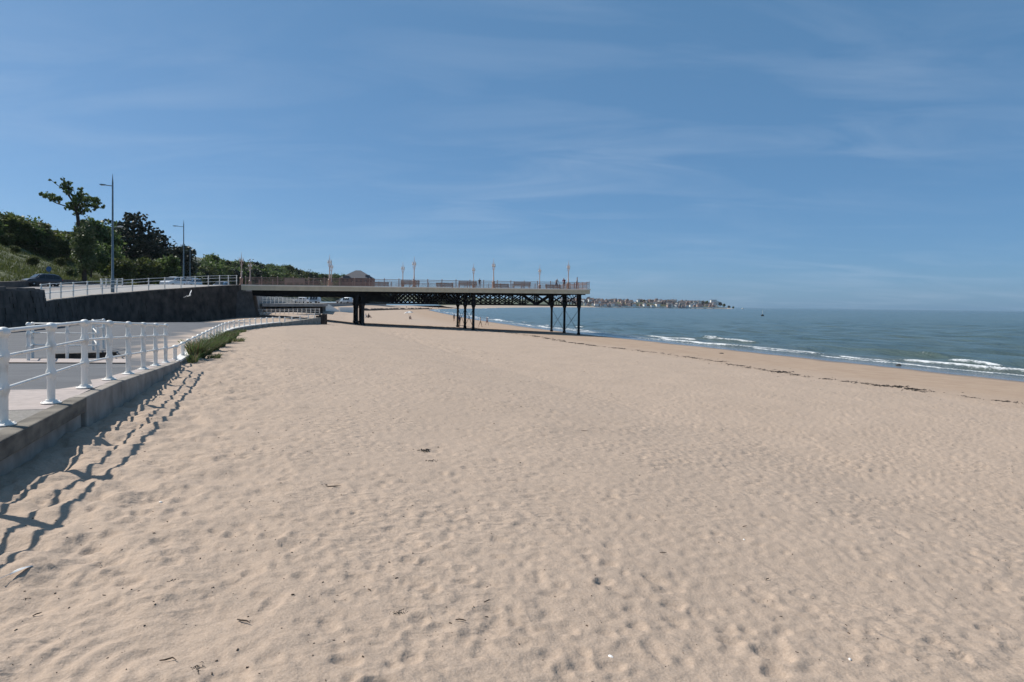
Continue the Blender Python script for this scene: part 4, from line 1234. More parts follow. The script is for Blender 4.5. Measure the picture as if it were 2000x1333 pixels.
def car(ci, loc, rz, label, full=True):
    d = CARS[ci]; o = thing('parked_car' if ci != 3 else 'parked_van', label, 'car' if ci != 3 else 'van', loc, rz, 'vehicles along the seafront')
    inst('body', d['body'], o); inst('windscreen', d['windscreen'], o); inst('rear_window', d['rear_window'], o)
    for me in d['side']: inst('side_window', me, o)
    for x in (1.32, -1.32):
        for s in (1, -1):
            w = inst('wheel', d['tyre'], o, (x, s * 0.80, 0.34)); inst('rim', d['rim'], w)
    for s in (1, -1):
        inst('headlight', d['headlight'], o, (2.06, s * 0.60, 0.72)); inst('tail_light', d['tail_light'], o, (-2.12, s * 0.66, 0.88)); inst('mirror', d['mirror'], o, (0.78, s * 0.99, 1.08))
    inst('number_plate', d['number_plate'], o, (2.2, 0, 0.5))
    return o
cp_ = P(82, 560, 76)
car(0, (cp_.x, cp_.y, cp_.z - 0.02), R(-122), 'dark blue car parked at the foot of the grassy bank').scale = (0.84, 0.90, 0.88)
for px, d, ci, rz, lab in ((339, 104, 1, R(-100), 'small white car seen through the upper railing beside the street lamp'), (372, 108, 2, R(-95), 'silver car behind the upper railing right of the street lamp'), (432, 116, 2, R(-90), 'silver car far along the promenade near the end of the railing')):
    x = PX(px, d); car(ci, (x, d, road_z(d) - 0.05), rz, lab)
# blue road sign on the bank
sg = thing('road_sign', 'small round blue road sign on a grey pole above the parked car', 'sign', (P(96, 545, 82).x, 82, P(96, 549, 82).z))
h_ = P(96, 526, 82).z - sg.location.z
mb = MB(); mb.tube([(0, 0, -0.6), (0, 0, h_ + 0.3)], 0.035, 8); mb.build('pole', M_lamp, sg, True)
mb = MB(); mb.lathe([(0.32, -0.012), (0.32, 0.012)], 20); mb.V = [(x + 0.0, -0.06 + z, h_ + y) for x, y, z in mb.V]; mb.build('sign_plate', mat('sign_blue', (0.05, 0.14, 0.32), None, 3, 0.5), sg)

# ------------------------------------------------------------------ vegetation
def leaf_quads(centers, size, seed, flat=0.0, aspect=0.6):
    "one quad per centre, randomly turned"
    r = np.random.default_rng(seed); n = len(centers)
    a = r.standard_normal((n, 3)); a[:, 2] *= (1 - flat)
    a /= np.linalg.norm(a, axis=1)[:, None]
    b = np.cross(a, r.standard_normal((n, 3))); b /= np.linalg.norm(b, axis=1)[:, None] + 1e-9
    s = size * r.uniform(0.6, 1.4, (n, 1))
    a, b = a * s, b * s * aspect
    V = np.stack([centers - a, centers + b * 0.9 - a * 0.1, centers + a, centers - b * 0.9 + a * 0.1], 1).reshape(-1, 3)
    return V, np.arange(4 * n).reshape(-1, 4)
def crown_points(lobes, n, seed, shell=0.55):
    "lobes: (centre, radii); points gathered into twigs near each lobe's surface"
    r = np.random.default_rng(seed); out = []
    vol = np.array([l[1][0] * l[1][1] * l[1][2] for l in lobes]) ** 0.75; vol /= vol.sum()
    for (c, rad), f in zip(lobes, vol):
        m = max(1, int(n * f / 14))
        d = r.standard_normal((m, 3)); d /= np.linalg.norm(d, axis=1)[:, None]
        rr = shell + (1.08 - shell) * r.random((m, 1)) ** 0.6
        rr *= 1 + 0.16 * np.sin(d[:, :1] * 5 + c[0]) * np.cos(d[:, 1:2] * 4 + c[1])
        tw = np.array(c) + d * rr * np.array(rad)
        pts = tw[:, None, :] + r.standard_normal((m, 14, 3)) * (0.17 * min(rad))
        out.append(pts.reshape(-1, 3))
    return np.concatenate(out)
def crown_mesh(name, lobes, n, size, m, seed, shell=0.55, flat=0.0):
    V, Q = leaf_quads(crown_points(lobes, n, seed, shell), size, seed + 1, flat)
    return np_mesh(name, V, Q, m, False)
def rand_lobes(r, n, R0, H, z0, squash=0.8):
    L_ = [((0, 0, z0 + H * 0.5), (R0 * 0.75, R0 * 0.75, H * 0.42))]
    for i in range(n):
        a = r.random() * 6.28; d = R0 * r.uniform(0.35, 0.72); s = R0 * r.uniform(0.26, 0.46)
        L_.append(((math.cos(a) * d, math.sin(a) * d, z0 + H * r.uniform(0.18, 0.95)), (s, s, s * squash)))
    return L_
def trunk_mesh(pts_rad, limbs):
    mb = MB(); mb.tube([p for p, _ in pts_rad], [q for _, q in pts_rad], 8)
    for l in limbs: mb.tube([p for p, _ in l], [q for _, q in l], 6)
    return mb.data('trunk', M_bark, True, 60)
# prototypes of ordinary trees, one unit = one metre, 8 m high
PROTO = []
for i in range(5):
    r = random.Random(40 + i)
    m = (L_tree, L_bush, L_pale, L_tree, L_dark)[i]
    H = 6.2; lob = rand_lobes(r, 9, 3.1, H, 1.7)
    cm = crown_mesh('crown', lob, 5200, 0.26, m, 60 + i, 0.42)
    tm = trunk_mesh([((0, 0, -0.6), 0.24), ((0.05, 0, 1.5), 0.18), ((0.1, 0.05, 4.5), 0.07)], [[((0.05, 0, 1.6), 0.1), ((l[0][0] * 0.6, l[0][1] * 0.6, l[0][2] * 0.8), 0.05), (l[0], 0.02)] for l in lob[1:6]])
    PROTO.append((cm, tm))
def tree(pi, loc, sc, label, group, name='tree', rz=None, r=random.Random(77)):
    o = thing(name, label, 'tree' if name != 'bush' else 'bush', loc, r.random() * 6.28 if rz is None else rz, group)
    inst('crown', PROTO[pi][0], o, sc=sc); inst('trunk', PROTO[pi][1], o, sc=sc)
    return o
def on_bank(px, q):
    "depth at which the ray of a pixel column meets the strip q of the bank"
    for y in np.arange(45, 690, 0.5):
        if PX(px, y) <= q_x(q, y) and y < 100 or PX(px, y) >= q_x(q, y): 
            pass
    ys = np.arange(45, 690, 0.5); f = np.array([PX(px, y) - q_x(q, y) for y in ys])
    k = np.where(np.sign(f[:-1]) != np.sign(f[1:]))[0]
    return float(ys[k[0]]) if len(k) else None
# hedge of bushes on top of the bank
hr = random.Random(12)
HB = [(-40, 405), (-10, 412), (14, 418), (38, 420), (58, 430), (78, 441), (98, 447), (116, 452)]
names = ['leafy bush at the very left edge on top of the bank', 'broad bush second from the left on the bank top', 'dense green bush on the bank top near the left edge', 'tall rounded bush on the bank above the parked car', 'bush in the middle of the row on the bank top', 'smaller bush sloping down in the row on the bank', 'low bush near the end of the row on the bank', 'last bush of the row left of the thin windblown tree']
for i, ((px, top), lab) in enumerate(zip(HB, names)):
    y = on_bank(px, 93) or 120
    zt = P(px, top, y).z; zb = bank_z(93, y) - 0.5
    s = (zt - zb) / 6.3
    o = tree(1 if i % 3 else 0, (PX(px, y), y, zb - 1.7 * s), (s * 1.35, s * 1.35, s), lab, 'bushes on top of the bank', 'bush')
for px, q, hpx, lab in ((64, 78, 24, 'round bush halfway up the grass above the dark car'), (140, 74, 26, 'yellow green bush at the foot of the bank right of the dark car'), (30, 84, 18, 'small bush on the grass slope near the left edge'), (118, 82, 20, 'small bush on the grass below the thin tree'), (170, 90, 50, 'dark bush behind the trunk of the thin tree'), (12, 88, 30, 'bush below the hedge at the left edge'), (95, 88, 32, 'bush below the hedge above the road sign')):
    y = on_bank(px, q) or 90; s = hpx * y / FPX / 7.2
    tree(2 if 'yellow' in lab else 1, (PX(px, y), y, bank_z(q, y) - 1.4 * s), (s * 1.25, s * 1.25, s), lab, 'bushes on the grass slope', 'bush')
# roof line glimpsed behind the hedge
bx_ = thing('flat_roof_shelter', 'dark flat roof glimpsed behind the bushes on the bank', 'building', (PX(127, 175), 175, 8))
zt = P(127, 454, 175).z
mb = MB(); mb.box((0, 0, zt - 8 - 0.35), (6.5, 4, 0.7)); mb.build('roof', mat('dark_roof', (0.03, 0.032, 0.035), None, 2, 0.7), bx_)
mb = MB(); mb.box((0, 0, (zt - 8 - 0.7) / 2 - 0.01), (5.9, 3.4, zt - 8 - 0.72)); mb.build('wall', mat('dark_brick', (0.10, 0.07, 0.055), None, 3, 0.9), bx_)

# the thin windblown tree
def windblown():
    D = 98.0; b_ = P(166, 546, D)
    o = thing('windblown_tree', 'thin windblown tree with leafy tufts leaning left above the bank', 'tree', b_)
    pp = lambda px, py, dd=0: tuple(P(px, py, D + dd) - b_)
    limbs = [
        [(pp(152, 425), 0.24), (pp(149, 408), 0.20), (pp(143, 395), 0.15), (pp(134, 382), 0.11), (pp(127, 372), 0.07), (pp(112, 362), 0.04), (pp(96, 349), 0.02)],
        [(pp(149, 408), 0.13), (pp(132, 404), 0.09), (pp(112, 398), 0.07), (pp(98, 391), 0.045), (pp(82, 379), 0.02)],
        [(pp(136, 384), 0.08), (pp(134, 368), 0.06), (pp(128, 355), 0.03), (pp(122, 345), 0.015)],
        [(pp(149, 408), 0.14), (pp(156, 396), 0.10), (pp(160, 380), 0.06), (pp(159, 366), 0.025)],
        [(pp(153, 420), 0.12), (pp(166, 408), 0.08), (pp(180, 400), 0.05), (pp(198, 406), 0.02)],
        [(pp(156, 396), 0.06), (pp(146, 380), 0.04), (pp(143, 366), 0.02)]]
    mb = MB(); trunk = [(pp(166, 552), 0.34), (pp(163, 520), 0.30), (pp(158, 480), 0.27), (pp(154, 445), 0.24), (pp(152, 425), 0.23)]
    mb.tube([p for p, _ in trunk], [q for _, q in trunk], 10); mb.build('trunk', M_bark, o, True)
    for l in limbs:
        mb = MB(); mb.tube([p for p, _ in l], [q for _, q in l], 7); mb.build('limb', M_bark, o, True)
    k = D / FPX
    tufts = [(84, 379, 6), (90, 384, 6), (98, 383, 8), (104, 390, 7), (112, 388, 7), (117, 391, 5), (97, 351, 4), (108, 357, 3.5), (124, 350, 4), (128, 360, 7), (133, 368, 8), (136, 358, 5), (121, 365, 4), (131, 376, 6), (158, 372, 6), (160, 380, 7), (154, 384, 7), (142, 384, 5), (150, 392, 9), (163, 392, 9), (172, 388, 8), (182, 389, 8), (190, 393, 7), (194, 402, 7), (185, 404, 7), (175, 400, 7), (160, 404, 9), (146, 404, 8), (134, 406, 7), (148, 414, 7), (162, 413, 7), (172, 410, 6), (138, 398, 7)]
    lob = [(pp(x, y, random.Random(i).uniform(-2.2, 2.2)), (s * k * 1.02, s * k * 1.15, s * k * 0.88)) for i, (x, y, s) in enumerate(tufts)]
    inst('crown', crown_mesh('crown', lob, 7600, 0.135, L_tree, 5, 0.1), o)
    tufts = [(160, 440, 10), (168, 452, 13), (155, 458, 12), (170, 470, 14), (160, 482, 16), (172, 492, 14), (156, 500, 13), (168, 512, 14), (148, 470, 8), (176, 478, 9), (162, 528, 12), (150, 488, 9), (178, 505, 9)]
    lob = [(pp(x, y, random.Random(i).uniform(-1.5, 1.5)), (s * k, s * k * 1.1, s * k * 1.1)) for i, (x, y, s) in enumerate(tufts)]
    c = inst('lower_crown', crown_mesh('lower_crown', lob, 6500, 0.16, L_pale, 15, 0.35), o); c['label'] = 'ivy clad lower foliage'
windblown()
# dark layered pines
def pine(px, top, base, D, halfw, label, seed, tiers=11, lean=0.0):
    r = random.Random(seed); b_ = P(px, base, D); H = P(px, top, D).z - b_.z; Rm = halfw * D / FPX
    o = thing('pine_tree', label, 'tree', b_, 0, 'dark pines behind the street lamp')
    mb = MB(); mb.tube([(0, 0, -0.8), (lean * 0.3, 0, H * 0.4), (lean, 0, H * 0.97)], [0.42, 0.3, 0.06], 9); mb.build('trunk', M_bark, o, True)
    lob = []
    for i in range(tiers):
        f = i / (tiers - 1); z = H * (0.20 + 0.78 * f); w = Rm * (1.0 - 0.58 * f ** 2.0) * r.uniform(0.8, 1.12)
        n_ = max(3, int(7 * (1 - f * 0.5)))
        a0 = r.random() * 6.28
        for k in range(n_):
            a = a0 + k * 6.283 / n_ + r.gauss(0, 0.2); d = w * r.uniform(0.35, 0.72); s = w * r.uniform(0.36, 0.56)
            lob.append(((lean * f + math.cos(a) * d, math.sin(a) * d, z + r.gauss(0, 0.25)), (s, s, 0.042 * H * r.uniform(0.7, 1.3))))
            if k % 2 == 0:
                mb = MB(); mb.tube([(lean * f, 0, z - 0.5), (lean * f + math.cos(a) * d * 1.25, math.sin(a) * d * 1.25, z)], [0.12, 0.03], 5); mb.build('limb', M_bark, o)
    inst('crown', crown_mesh('crown', lob, 24000, 0.29, L_dark, seed, 0.1, 0.5), o)
pine(262, 416, 548, 172, 62, 'large dark layered pine behind the tall street lamp', 21, 14)
pine(305, 452, 548, 182, 48, 'dark pine right of the large layered pine', 22)
pine(338, 488, 550, 176, 30, 'low dark pine at the right end of the group beside the second lamp', 23, 8, 1.2)
pine(222, 432, 548, 186, 44, 'dark pine half hidden left of the tall street lamp', 24)
for px, q, top, pi, lab in ((192, 84, 430, 0, 'green broadleaf tree between the thin tree and the pines'), (178, 78, 470, 0, 'leafy tree behind the trunk of the thin tree'), (212, 78, 478, 0, 'shady leafy tree under the tall lamp'), (240, 73.5, 505, 1, 'low dark shrub tree below the big pine'), (285, 73.5, 505, 1, 'low shrub tree under the pines'), (322, 74, 500, 0, 'leafy tree low under the right pines'), (345, 80, 478, 4, 'dark tree right behind the pines')):
    y = on_bank(px, q) or 150; zb = bank_z(q, y) - 0.6; s = (P(px, top, y).z - zb) / 7.9
    tree(pi, (PX(px, y), y, zb), (s * 1.05, s * 1.05, s), lab, 'broadleaf trees among the pines')
# wooded hillside behind the pier
WT = [(376, 520), (388, 514), (398, 506), (414, 497), (408, 500), (424, 506), (438, 511), (448, 509), (460, 508), (472, 513), (484, 512), (496, 512), (506, 516), (516, 520), (526, 519), (536, 517), (546, 520), (556, 519), (566, 523), (577, 525), (588, 527), (600, 530), (612, 533), (624, 536), (634, 537), (648, 536), (655, 538), (668, 535)]
ONES = ['', 'first', 'second', 'third', 'fourth', 'fifth', 'sixth', 'seventh', 'eighth', 'ninth', 'tenth', 'eleventh', 'twelfth', 'thirteenth', 'fourteenth', 'fifteenth', 'sixteenth', 'seventeenth', 'eighteenth', 'nineteenth']
def ordinal(k):
    if k < 20: return ONES[k]
    t_ = {2: 'twent', 3: 'thirt', 4: 'fort'}[k // 10]
    return t_ + 'ieth' if k % 10 == 0 else t_ + 'y-' + ONES[k % 10]
wr = random.Random(31)
desc = ['dark', 'rounded', 'pale', 'tall', 'small', 'broad', 'bushy']
for i, (px, top) in enumerate(WT):
    for row, (q, dt, sc_) in enumerate(((88, 0, 1.0), (78, 13, 0.9))):
        y = on_bank(px + row * 5, q)
        if not y or y > 640: continue
        x = PX(px + row * 5, y); zb = bank_z(q, y) - 0.5; zt = P(px + row * 5, top + dt + wr.uniform(-2, 3), y).z
        s = max(0.45, (zt - zb) / 7.9)
        tree(wr.choice((0, 0, 1, 2, 3, 4)), (x, y, zb), (s * wr.uniform(0.95, 1.3), s * wr.uniform(0.95, 1.3), s), '%s tree from the left in the %s of the wooded hillside behind the pier' % (ordinal(i + 1), 'front row' if row else 'skyline'), 'skyline trees behind the pier' if not row else 'front row trees behind the pier')

# hotel like brick building with hipped roof
def hip_house(name, label, loc, w, d, h, rh, rz, mw, mr, ridge=0.35, win=0):
    o = thing(name, label, 'building', loc, rz)
    mb = MB(); mb.box((0, 0, h / 2), (w, d, h)); mb.build('wall', mw, o)
    e = 0.8
    mb = MB(); V = [(-w / 2 - e, -d / 2 - e, h), (w / 2 + e, -d / 2 - e, h), (w / 2 + e, d / 2 + e, h), (-w / 2 - e, d / 2 + e, h), (-w * ridge / 2, 0, h + rh), (w * ridge / 2, 0, h + rh)]
    mb.add(V, [(3, 2, 1, 0), (0, 1, 5, 4), (1, 2, 5), (2, 3, 4, 5), (3, 0, 4)]); mb.build('roof', mr, o)
    for i in range(win):
        x = -w / 2 + w * (i + 0.5) / win
        for zc in (h - 2.0,):
            mb = MB(); mb.box((x, -d / 2 - 0.02, zc), (1.5, 0.16, 1.7)); mb.build('window', M_glass, o)
    return o
yb = 560.0; xb = PX(699, yb); ze = P(699, 544.5, yb).z; zr = P(699, 528.5, yb).z
hb = hip_house('brick_building', 'brick building with a broad grey hipped roof beyond the pier', (xb, yb, 6), 25, 20, ze - 6, zr - ze, 0.1, mat('red_brick', (0.20, 0.10, 0.075), None, 2, 0.9), mat('slate_roof', (0.085, 0.085, 0.095), None, 2, 0.7), 0.16, 7)
mb = MB()
mb.box((-8, -10.5, ze - 6 + 0.6), (5, 2, 2.4)); mb.build('dormer', MATS['slate_roof'], hb)
mb = MB(); mb.box((8.5, -7, ze - 6 + 1.2), (3.2, 5, 3.0)); mb.build('dormer', MATS['slate_roof'], hb)

# ------------------------------------------------------------------ seafront seen under the pier
fr = thing('railing', 'white railing along the far promenade seen under the pier', 'railing', (q_x(50, 120), 120, road_z(120)))
prev = None
for i in range(46):
    y = 130 + i * 2.6; p = Vector((q_x(50.0, y) + 0.1, y, road_z(y) + 0.05))
    mpi(inst('post', ME_far, fr, p))
    if prev is not None:
        for hh in (0.488, 0.878, 1.175): cyl_between('rail', prev + Vector((0, 0, hh)), p + Vector((0, 0, hh)), 0.03, M_white, fr, 5)
    prev = p
fr = thing('railing', 'white railing down the second slipway beneath the first pier span', 'railing', (PX(507, 100), 100, -2))
prev = None
for i in range(15):
    t = i / 14; px = 504 + 120 * t; d = 98 + 34 * t; p = P(px, 617.5 - 5.0 * t, d)
    p.z = max(p.z, -2.35)
    o = mpi(inst('post', ME_far, fr, p, 0, (1, 1, 0.8)))
    if prev is not None:
        for hh in (0.40, 0.7, 0.93): cyl_between('rail', prev + Vector((0, 0, hh)), p + Vector((0, 0, hh)), 0.03, M_white, fr, 5)
    prev = p
mb = MB()
for i in range(14):
    t0, t1 = i / 14, (i + 1) / 14
    a, b_ = P(504 + 120 * t0, 617.5 - 5 * t0, 98 + 34 * t0), P(504 + 120 * t1, 617.5 - 5 * t1, 98 + 34 * t1)
    V, F = path_block((a.xy, b_.xy), (max(a.z, -2.35) + 0.01, max(b_.z, -2.35) + 0.01), -4, -0.3, 0.3); mb.add(V, F)
T(mb.build('slipway_kerb', M_conc), 'pale concrete kerb under the railing of the second slipway', 'kerb')
# grey raised terrace and white slipway walls
tr = thing('terrace', 'grey concrete terrace on the beach below the far promenade', 'terrace', (PX(560, 150), 150, -2.5))
mb = MB(); mb.add(*quad_block([xy(512, 128), xy(632, 150), xy(640, 185), xy(520, 170)], [xy(512, 128), xy(632, 150), xy(640, 185), xy(520, 170)], -0.95, -0.35)); mpi(mb.build('slab', M_sea_wall, tr))
for px, d in ((516, 129), (545, 134), (575, 140), (605, 145.5), (628, 149.5)):
    mb = MB(); x = PX(px, d + 1.0); mb.box((x, d + 1.0, -2.2), (0.6, 0.6, 2.48)); mpi(mb.build('support', M_stone, tr))
mb = MB(); mb.add(*quad_block([xy(514, 134), xy(630, 156), xy(636, 184), xy(522, 169)], [xy(514, 134), xy(630, 156), xy(636, 184), xy(522, 169)], -3.6, -0.955)); mpi(mb.build('back_wall', M_stone, tr))
ft = thing('railing', 'white railing round the grey terrace under the pier', 'railing', (PX(512, 128), 128, -0.35)); prev = None
for i in range(12):
    t = i / 11; p = Vector((*xy(513 + 119 * t * 0.72, 128.3 + 22 * t * 0.72), -0.345))
    mpi(inst('post', ME_far, ft, p))
    if prev is not None:
        for hh in (0.488, 0.878, 1.175): cyl_between('rail', prev + Vector((0, 0, hh)), p + Vector((0, 0, hh)), 0.035, M_white, ft, 5)
    prev = p
ws = thing('slipway_ramp', 'white painted slipway wall sloping down to the sand under the pier', 'slipway', (PX(640, 185), 185, -2.6))
a = P(622, 593, 178); b_ = P(664, 594, 196); c = P(664, 609, 196)
for (pa, pb_), (za, zb_) in (((622, 643), (593.5, 595)), ((643, 662), (595, 606.5))):
    d0, d1 = 178 + (pa - 622) * 0.43, 178 + (pb_ - 622) * 0.43
    A, B = P(pa, za, d0), P(pb_, zb_, d1)
    mb = MB(); mb.add(*path_block((A.xy, B.xy), (A.z, B.z), -3.6, -3.0, 0.0)); mpi(mb.build('wall_panel', M_white, ws))
A = P(664, 600.5, 196.4); B = P(690, 600.5, 206)
mb = MB(); mb.add(*path_block((A.xy, B.xy), (A.z, B.z), -3.6, -0.5, 0.0)); mpi(mb.build('wall_panel', M_white, ws))
# awning, tents and vehicles on the far promenade
aw = P(572, 592, 172)
o = thing('gazebo', 'small blue gazebo on the far promenade under the pier', 'gazebo', (aw.x, aw.y, -0.35))
M_blue = mat('blue_canvas', (0.03, 0.06, 0.28), None, 3, 0.7)
mb = MB(); mb.add([(-2, -1.5, 1.9), (2, -1.5, 1.9), (2, 1.5, 1.9), (-2, 1.5, 1.9), (-0.3, 0, 2.7), (0.3, 0, 2.7)], [(0, 1, 5, 4), (1, 2, 5), (2, 3, 4, 5), (3, 0, 4), (3, 2, 1, 0)]); mb.build('canopy', M_blue, o)
for sx in (-1.9, 1.9):
    for sy in (-1.4, 1.4): mb = MB(); mb.tube([(sx, sy, 0), (sx, sy, 1.9)], 0.04, 6); mb.build('pole', M_white, o)
for px, d, ci, rz, lab in ((588, 190, 1, 2.8, 'white car right of the blue gazebo'), (612, 205, 3, 2.9, 'pale blue van on the far promenade under the pier'), (676, 228, 3, 2.7, 'pale blue van above the white slipway wall'), (668, 236, 2, 2.7, 'silver car left of the second pale blue van'), (685, 246, 1, 2.7, 'white car beside the first pair of pier columns')):
    x = PX(px, d); q = (float(shore_x(d)) - x) / 1.054
    car(ci, (x, d, road_z(d) if q > 50 else -0.3), rz, lab)
# distant street poles under the deck
for px, d, lab in ((518, 300, 'thin grey pole under the left end of the pier'), (542, 320, 'thin grey pole in front of the green bank under the pier')):
    o = thing('lamp_pole', lab, 'pole', (PX(px, d), d, road_z(d) - 0.3)); mb = MB(); mb.lathe([(0.14, 0), (0.1, 5), (0.05, 9)], 8); mb.build('pole', M_lamp, o, True)
    mb = MB(); mb.beam((0, 0, 8.8), (-1.4, 0, 9.0), 0.1, 0.1); mb.build('arm', M_lamp, o)

# dark stone groyne and bathers' gear far down the beach
gy = thing('rock_armour', 'row of dark boulders at the foot of the far sea wall', 'rocks', (PX(740, 420), 420, -2.5))
rr = random.Random(6)
for i in range(46):
    t = i / 45; px = 712 + 130 * t; d = 262 + 270 * t ** 1.3
    x = PX(px, d); s = rr.uniform(0.6, 1.2)
    mb = MB(); 
    for k in range(1): mb.lathe([(0.5 * s, 0), (0.9 * s, 0.3 * s), (0.75 * s, 0.8 * s), (0.25 * s, 1.05 * s)], 6, (x, d, float(sand_z0(x, d)) - 0.15))
    mpi(mb.build('boulder', M_stone_l, gy))

# ------------------------------------------------------------------ marram grass by the slipway wall
def marram(cx, cy, rad, h, n, seed, label):
    r = random.Random(seed); zb = sz(cx, cy)
    o = thing('marram_grass', label, 'grass clump', (cx, cy, zb), 0, 'marram grass by the slipway wall')
    for nm, m, frac, seed2 in (('blades', L_marram, 0.72, 1), ('dry_blades', L_straw, 0.28, 2)):
        V, F = [], []
        for i in range(int(n * frac)):
            a = r.random() * 6.28; d = rad * math.sqrt(r.random()) * 0.8
            x, y = math.cos(a) * d * 0.55, math.sin(a) * d * 1.5
            b0 = r.random() * 6.28; out = r.uniform(0.05, 0.75); hh = h * 0.85 * (0.25 + 0.9 * r.random() ** 0.8)
            lx, ly = math.cos(a) * out * hh + r.gauss(0, 0.12) * hh + 0.10 * hh, math.sin(a) * out * hh + r.gauss(0, 0.12) * hh
            w = r.uniform(0.004, 0.008) * (1 + cy / 60)
            wx, wy = math.cos(b0) * w, math.sin(b0) * w
            zz_ = sz(cx + x, cy + y) - zb - 0.05 if abs(x) < 1.5 else 0
            bb = len(V)
            V += [(x - wx, y - wy, zz_), (x + wx, y + wy, zz_), (x + lx * 0.4 + wx, y + ly * 0.4 + wy, zz_ + hh * 0.62), (x + lx * 0.4 - wx, y + ly * 0.4 - wy, zz_ + hh * 0.62),
                  (x + lx * 1.0, y + ly * 1.0, zz_ + hh * 0.95), (x + lx * 1.02, y + ly * 1.02, zz_ + hh * 0.94)]
            F += [(bb, bb + 1, bb + 2, bb + 3), (bb + 3, bb + 2, bb + 5, bb + 4)]
        ob = link(bpy.data.objects.new(nm, np_mesh(nm, np.array(V), np.array(F), m, False)), o)
MG = [(21.9, 0.42, 0.22, 0.42, 130, 'small straggly grass tuft at the start of the slipway wall'), (23.4, 0.40, 0.34, 0.78, 620, 'tall marram grass clump nearest the end of the near railing'), (25.0, 0.45, 0.40, 0.62, 620, 'thick marram grass clump second from the near railing'), (27.0, 0.50, 0.50, 0.66, 760, 'third marram grass clump from the near railing along the wall'), (29.4, 0.55, 0.55, 0.56, 760, 'marram grass clump in the middle of the row'),
      (32.2, 0.6, 0.62, 0.58, 800, 'marram grass clump spreading onto the sand along the wall'), (35.6, 0.6, 0.65, 0.55, 760, 'far marram grass clump where the wall bends'), (39.5, 0.55, 0.6, 0.42, 480, 'last low marram grass clump along the wall'), (23.8, 0.95, 0.34, 0.26, 200, 'low green creeping tuft on the sand beside the tall grass'), (44, 0.5, 0.6, 0.3, 260, 'sparse grass tuft far along the wall'), (33.8, 1.25, 0.5, 0.3, 240, 'low spreading grass tuft out on the sand by the wall')]
for i, (y, off, rad, h, n, lab) in enumerate(MG):
    x = interp(y, [v.y for v in LOW], [v.x for v in LOW])
    marram(x + off, y, rad, h, n, 300 + i, lab)

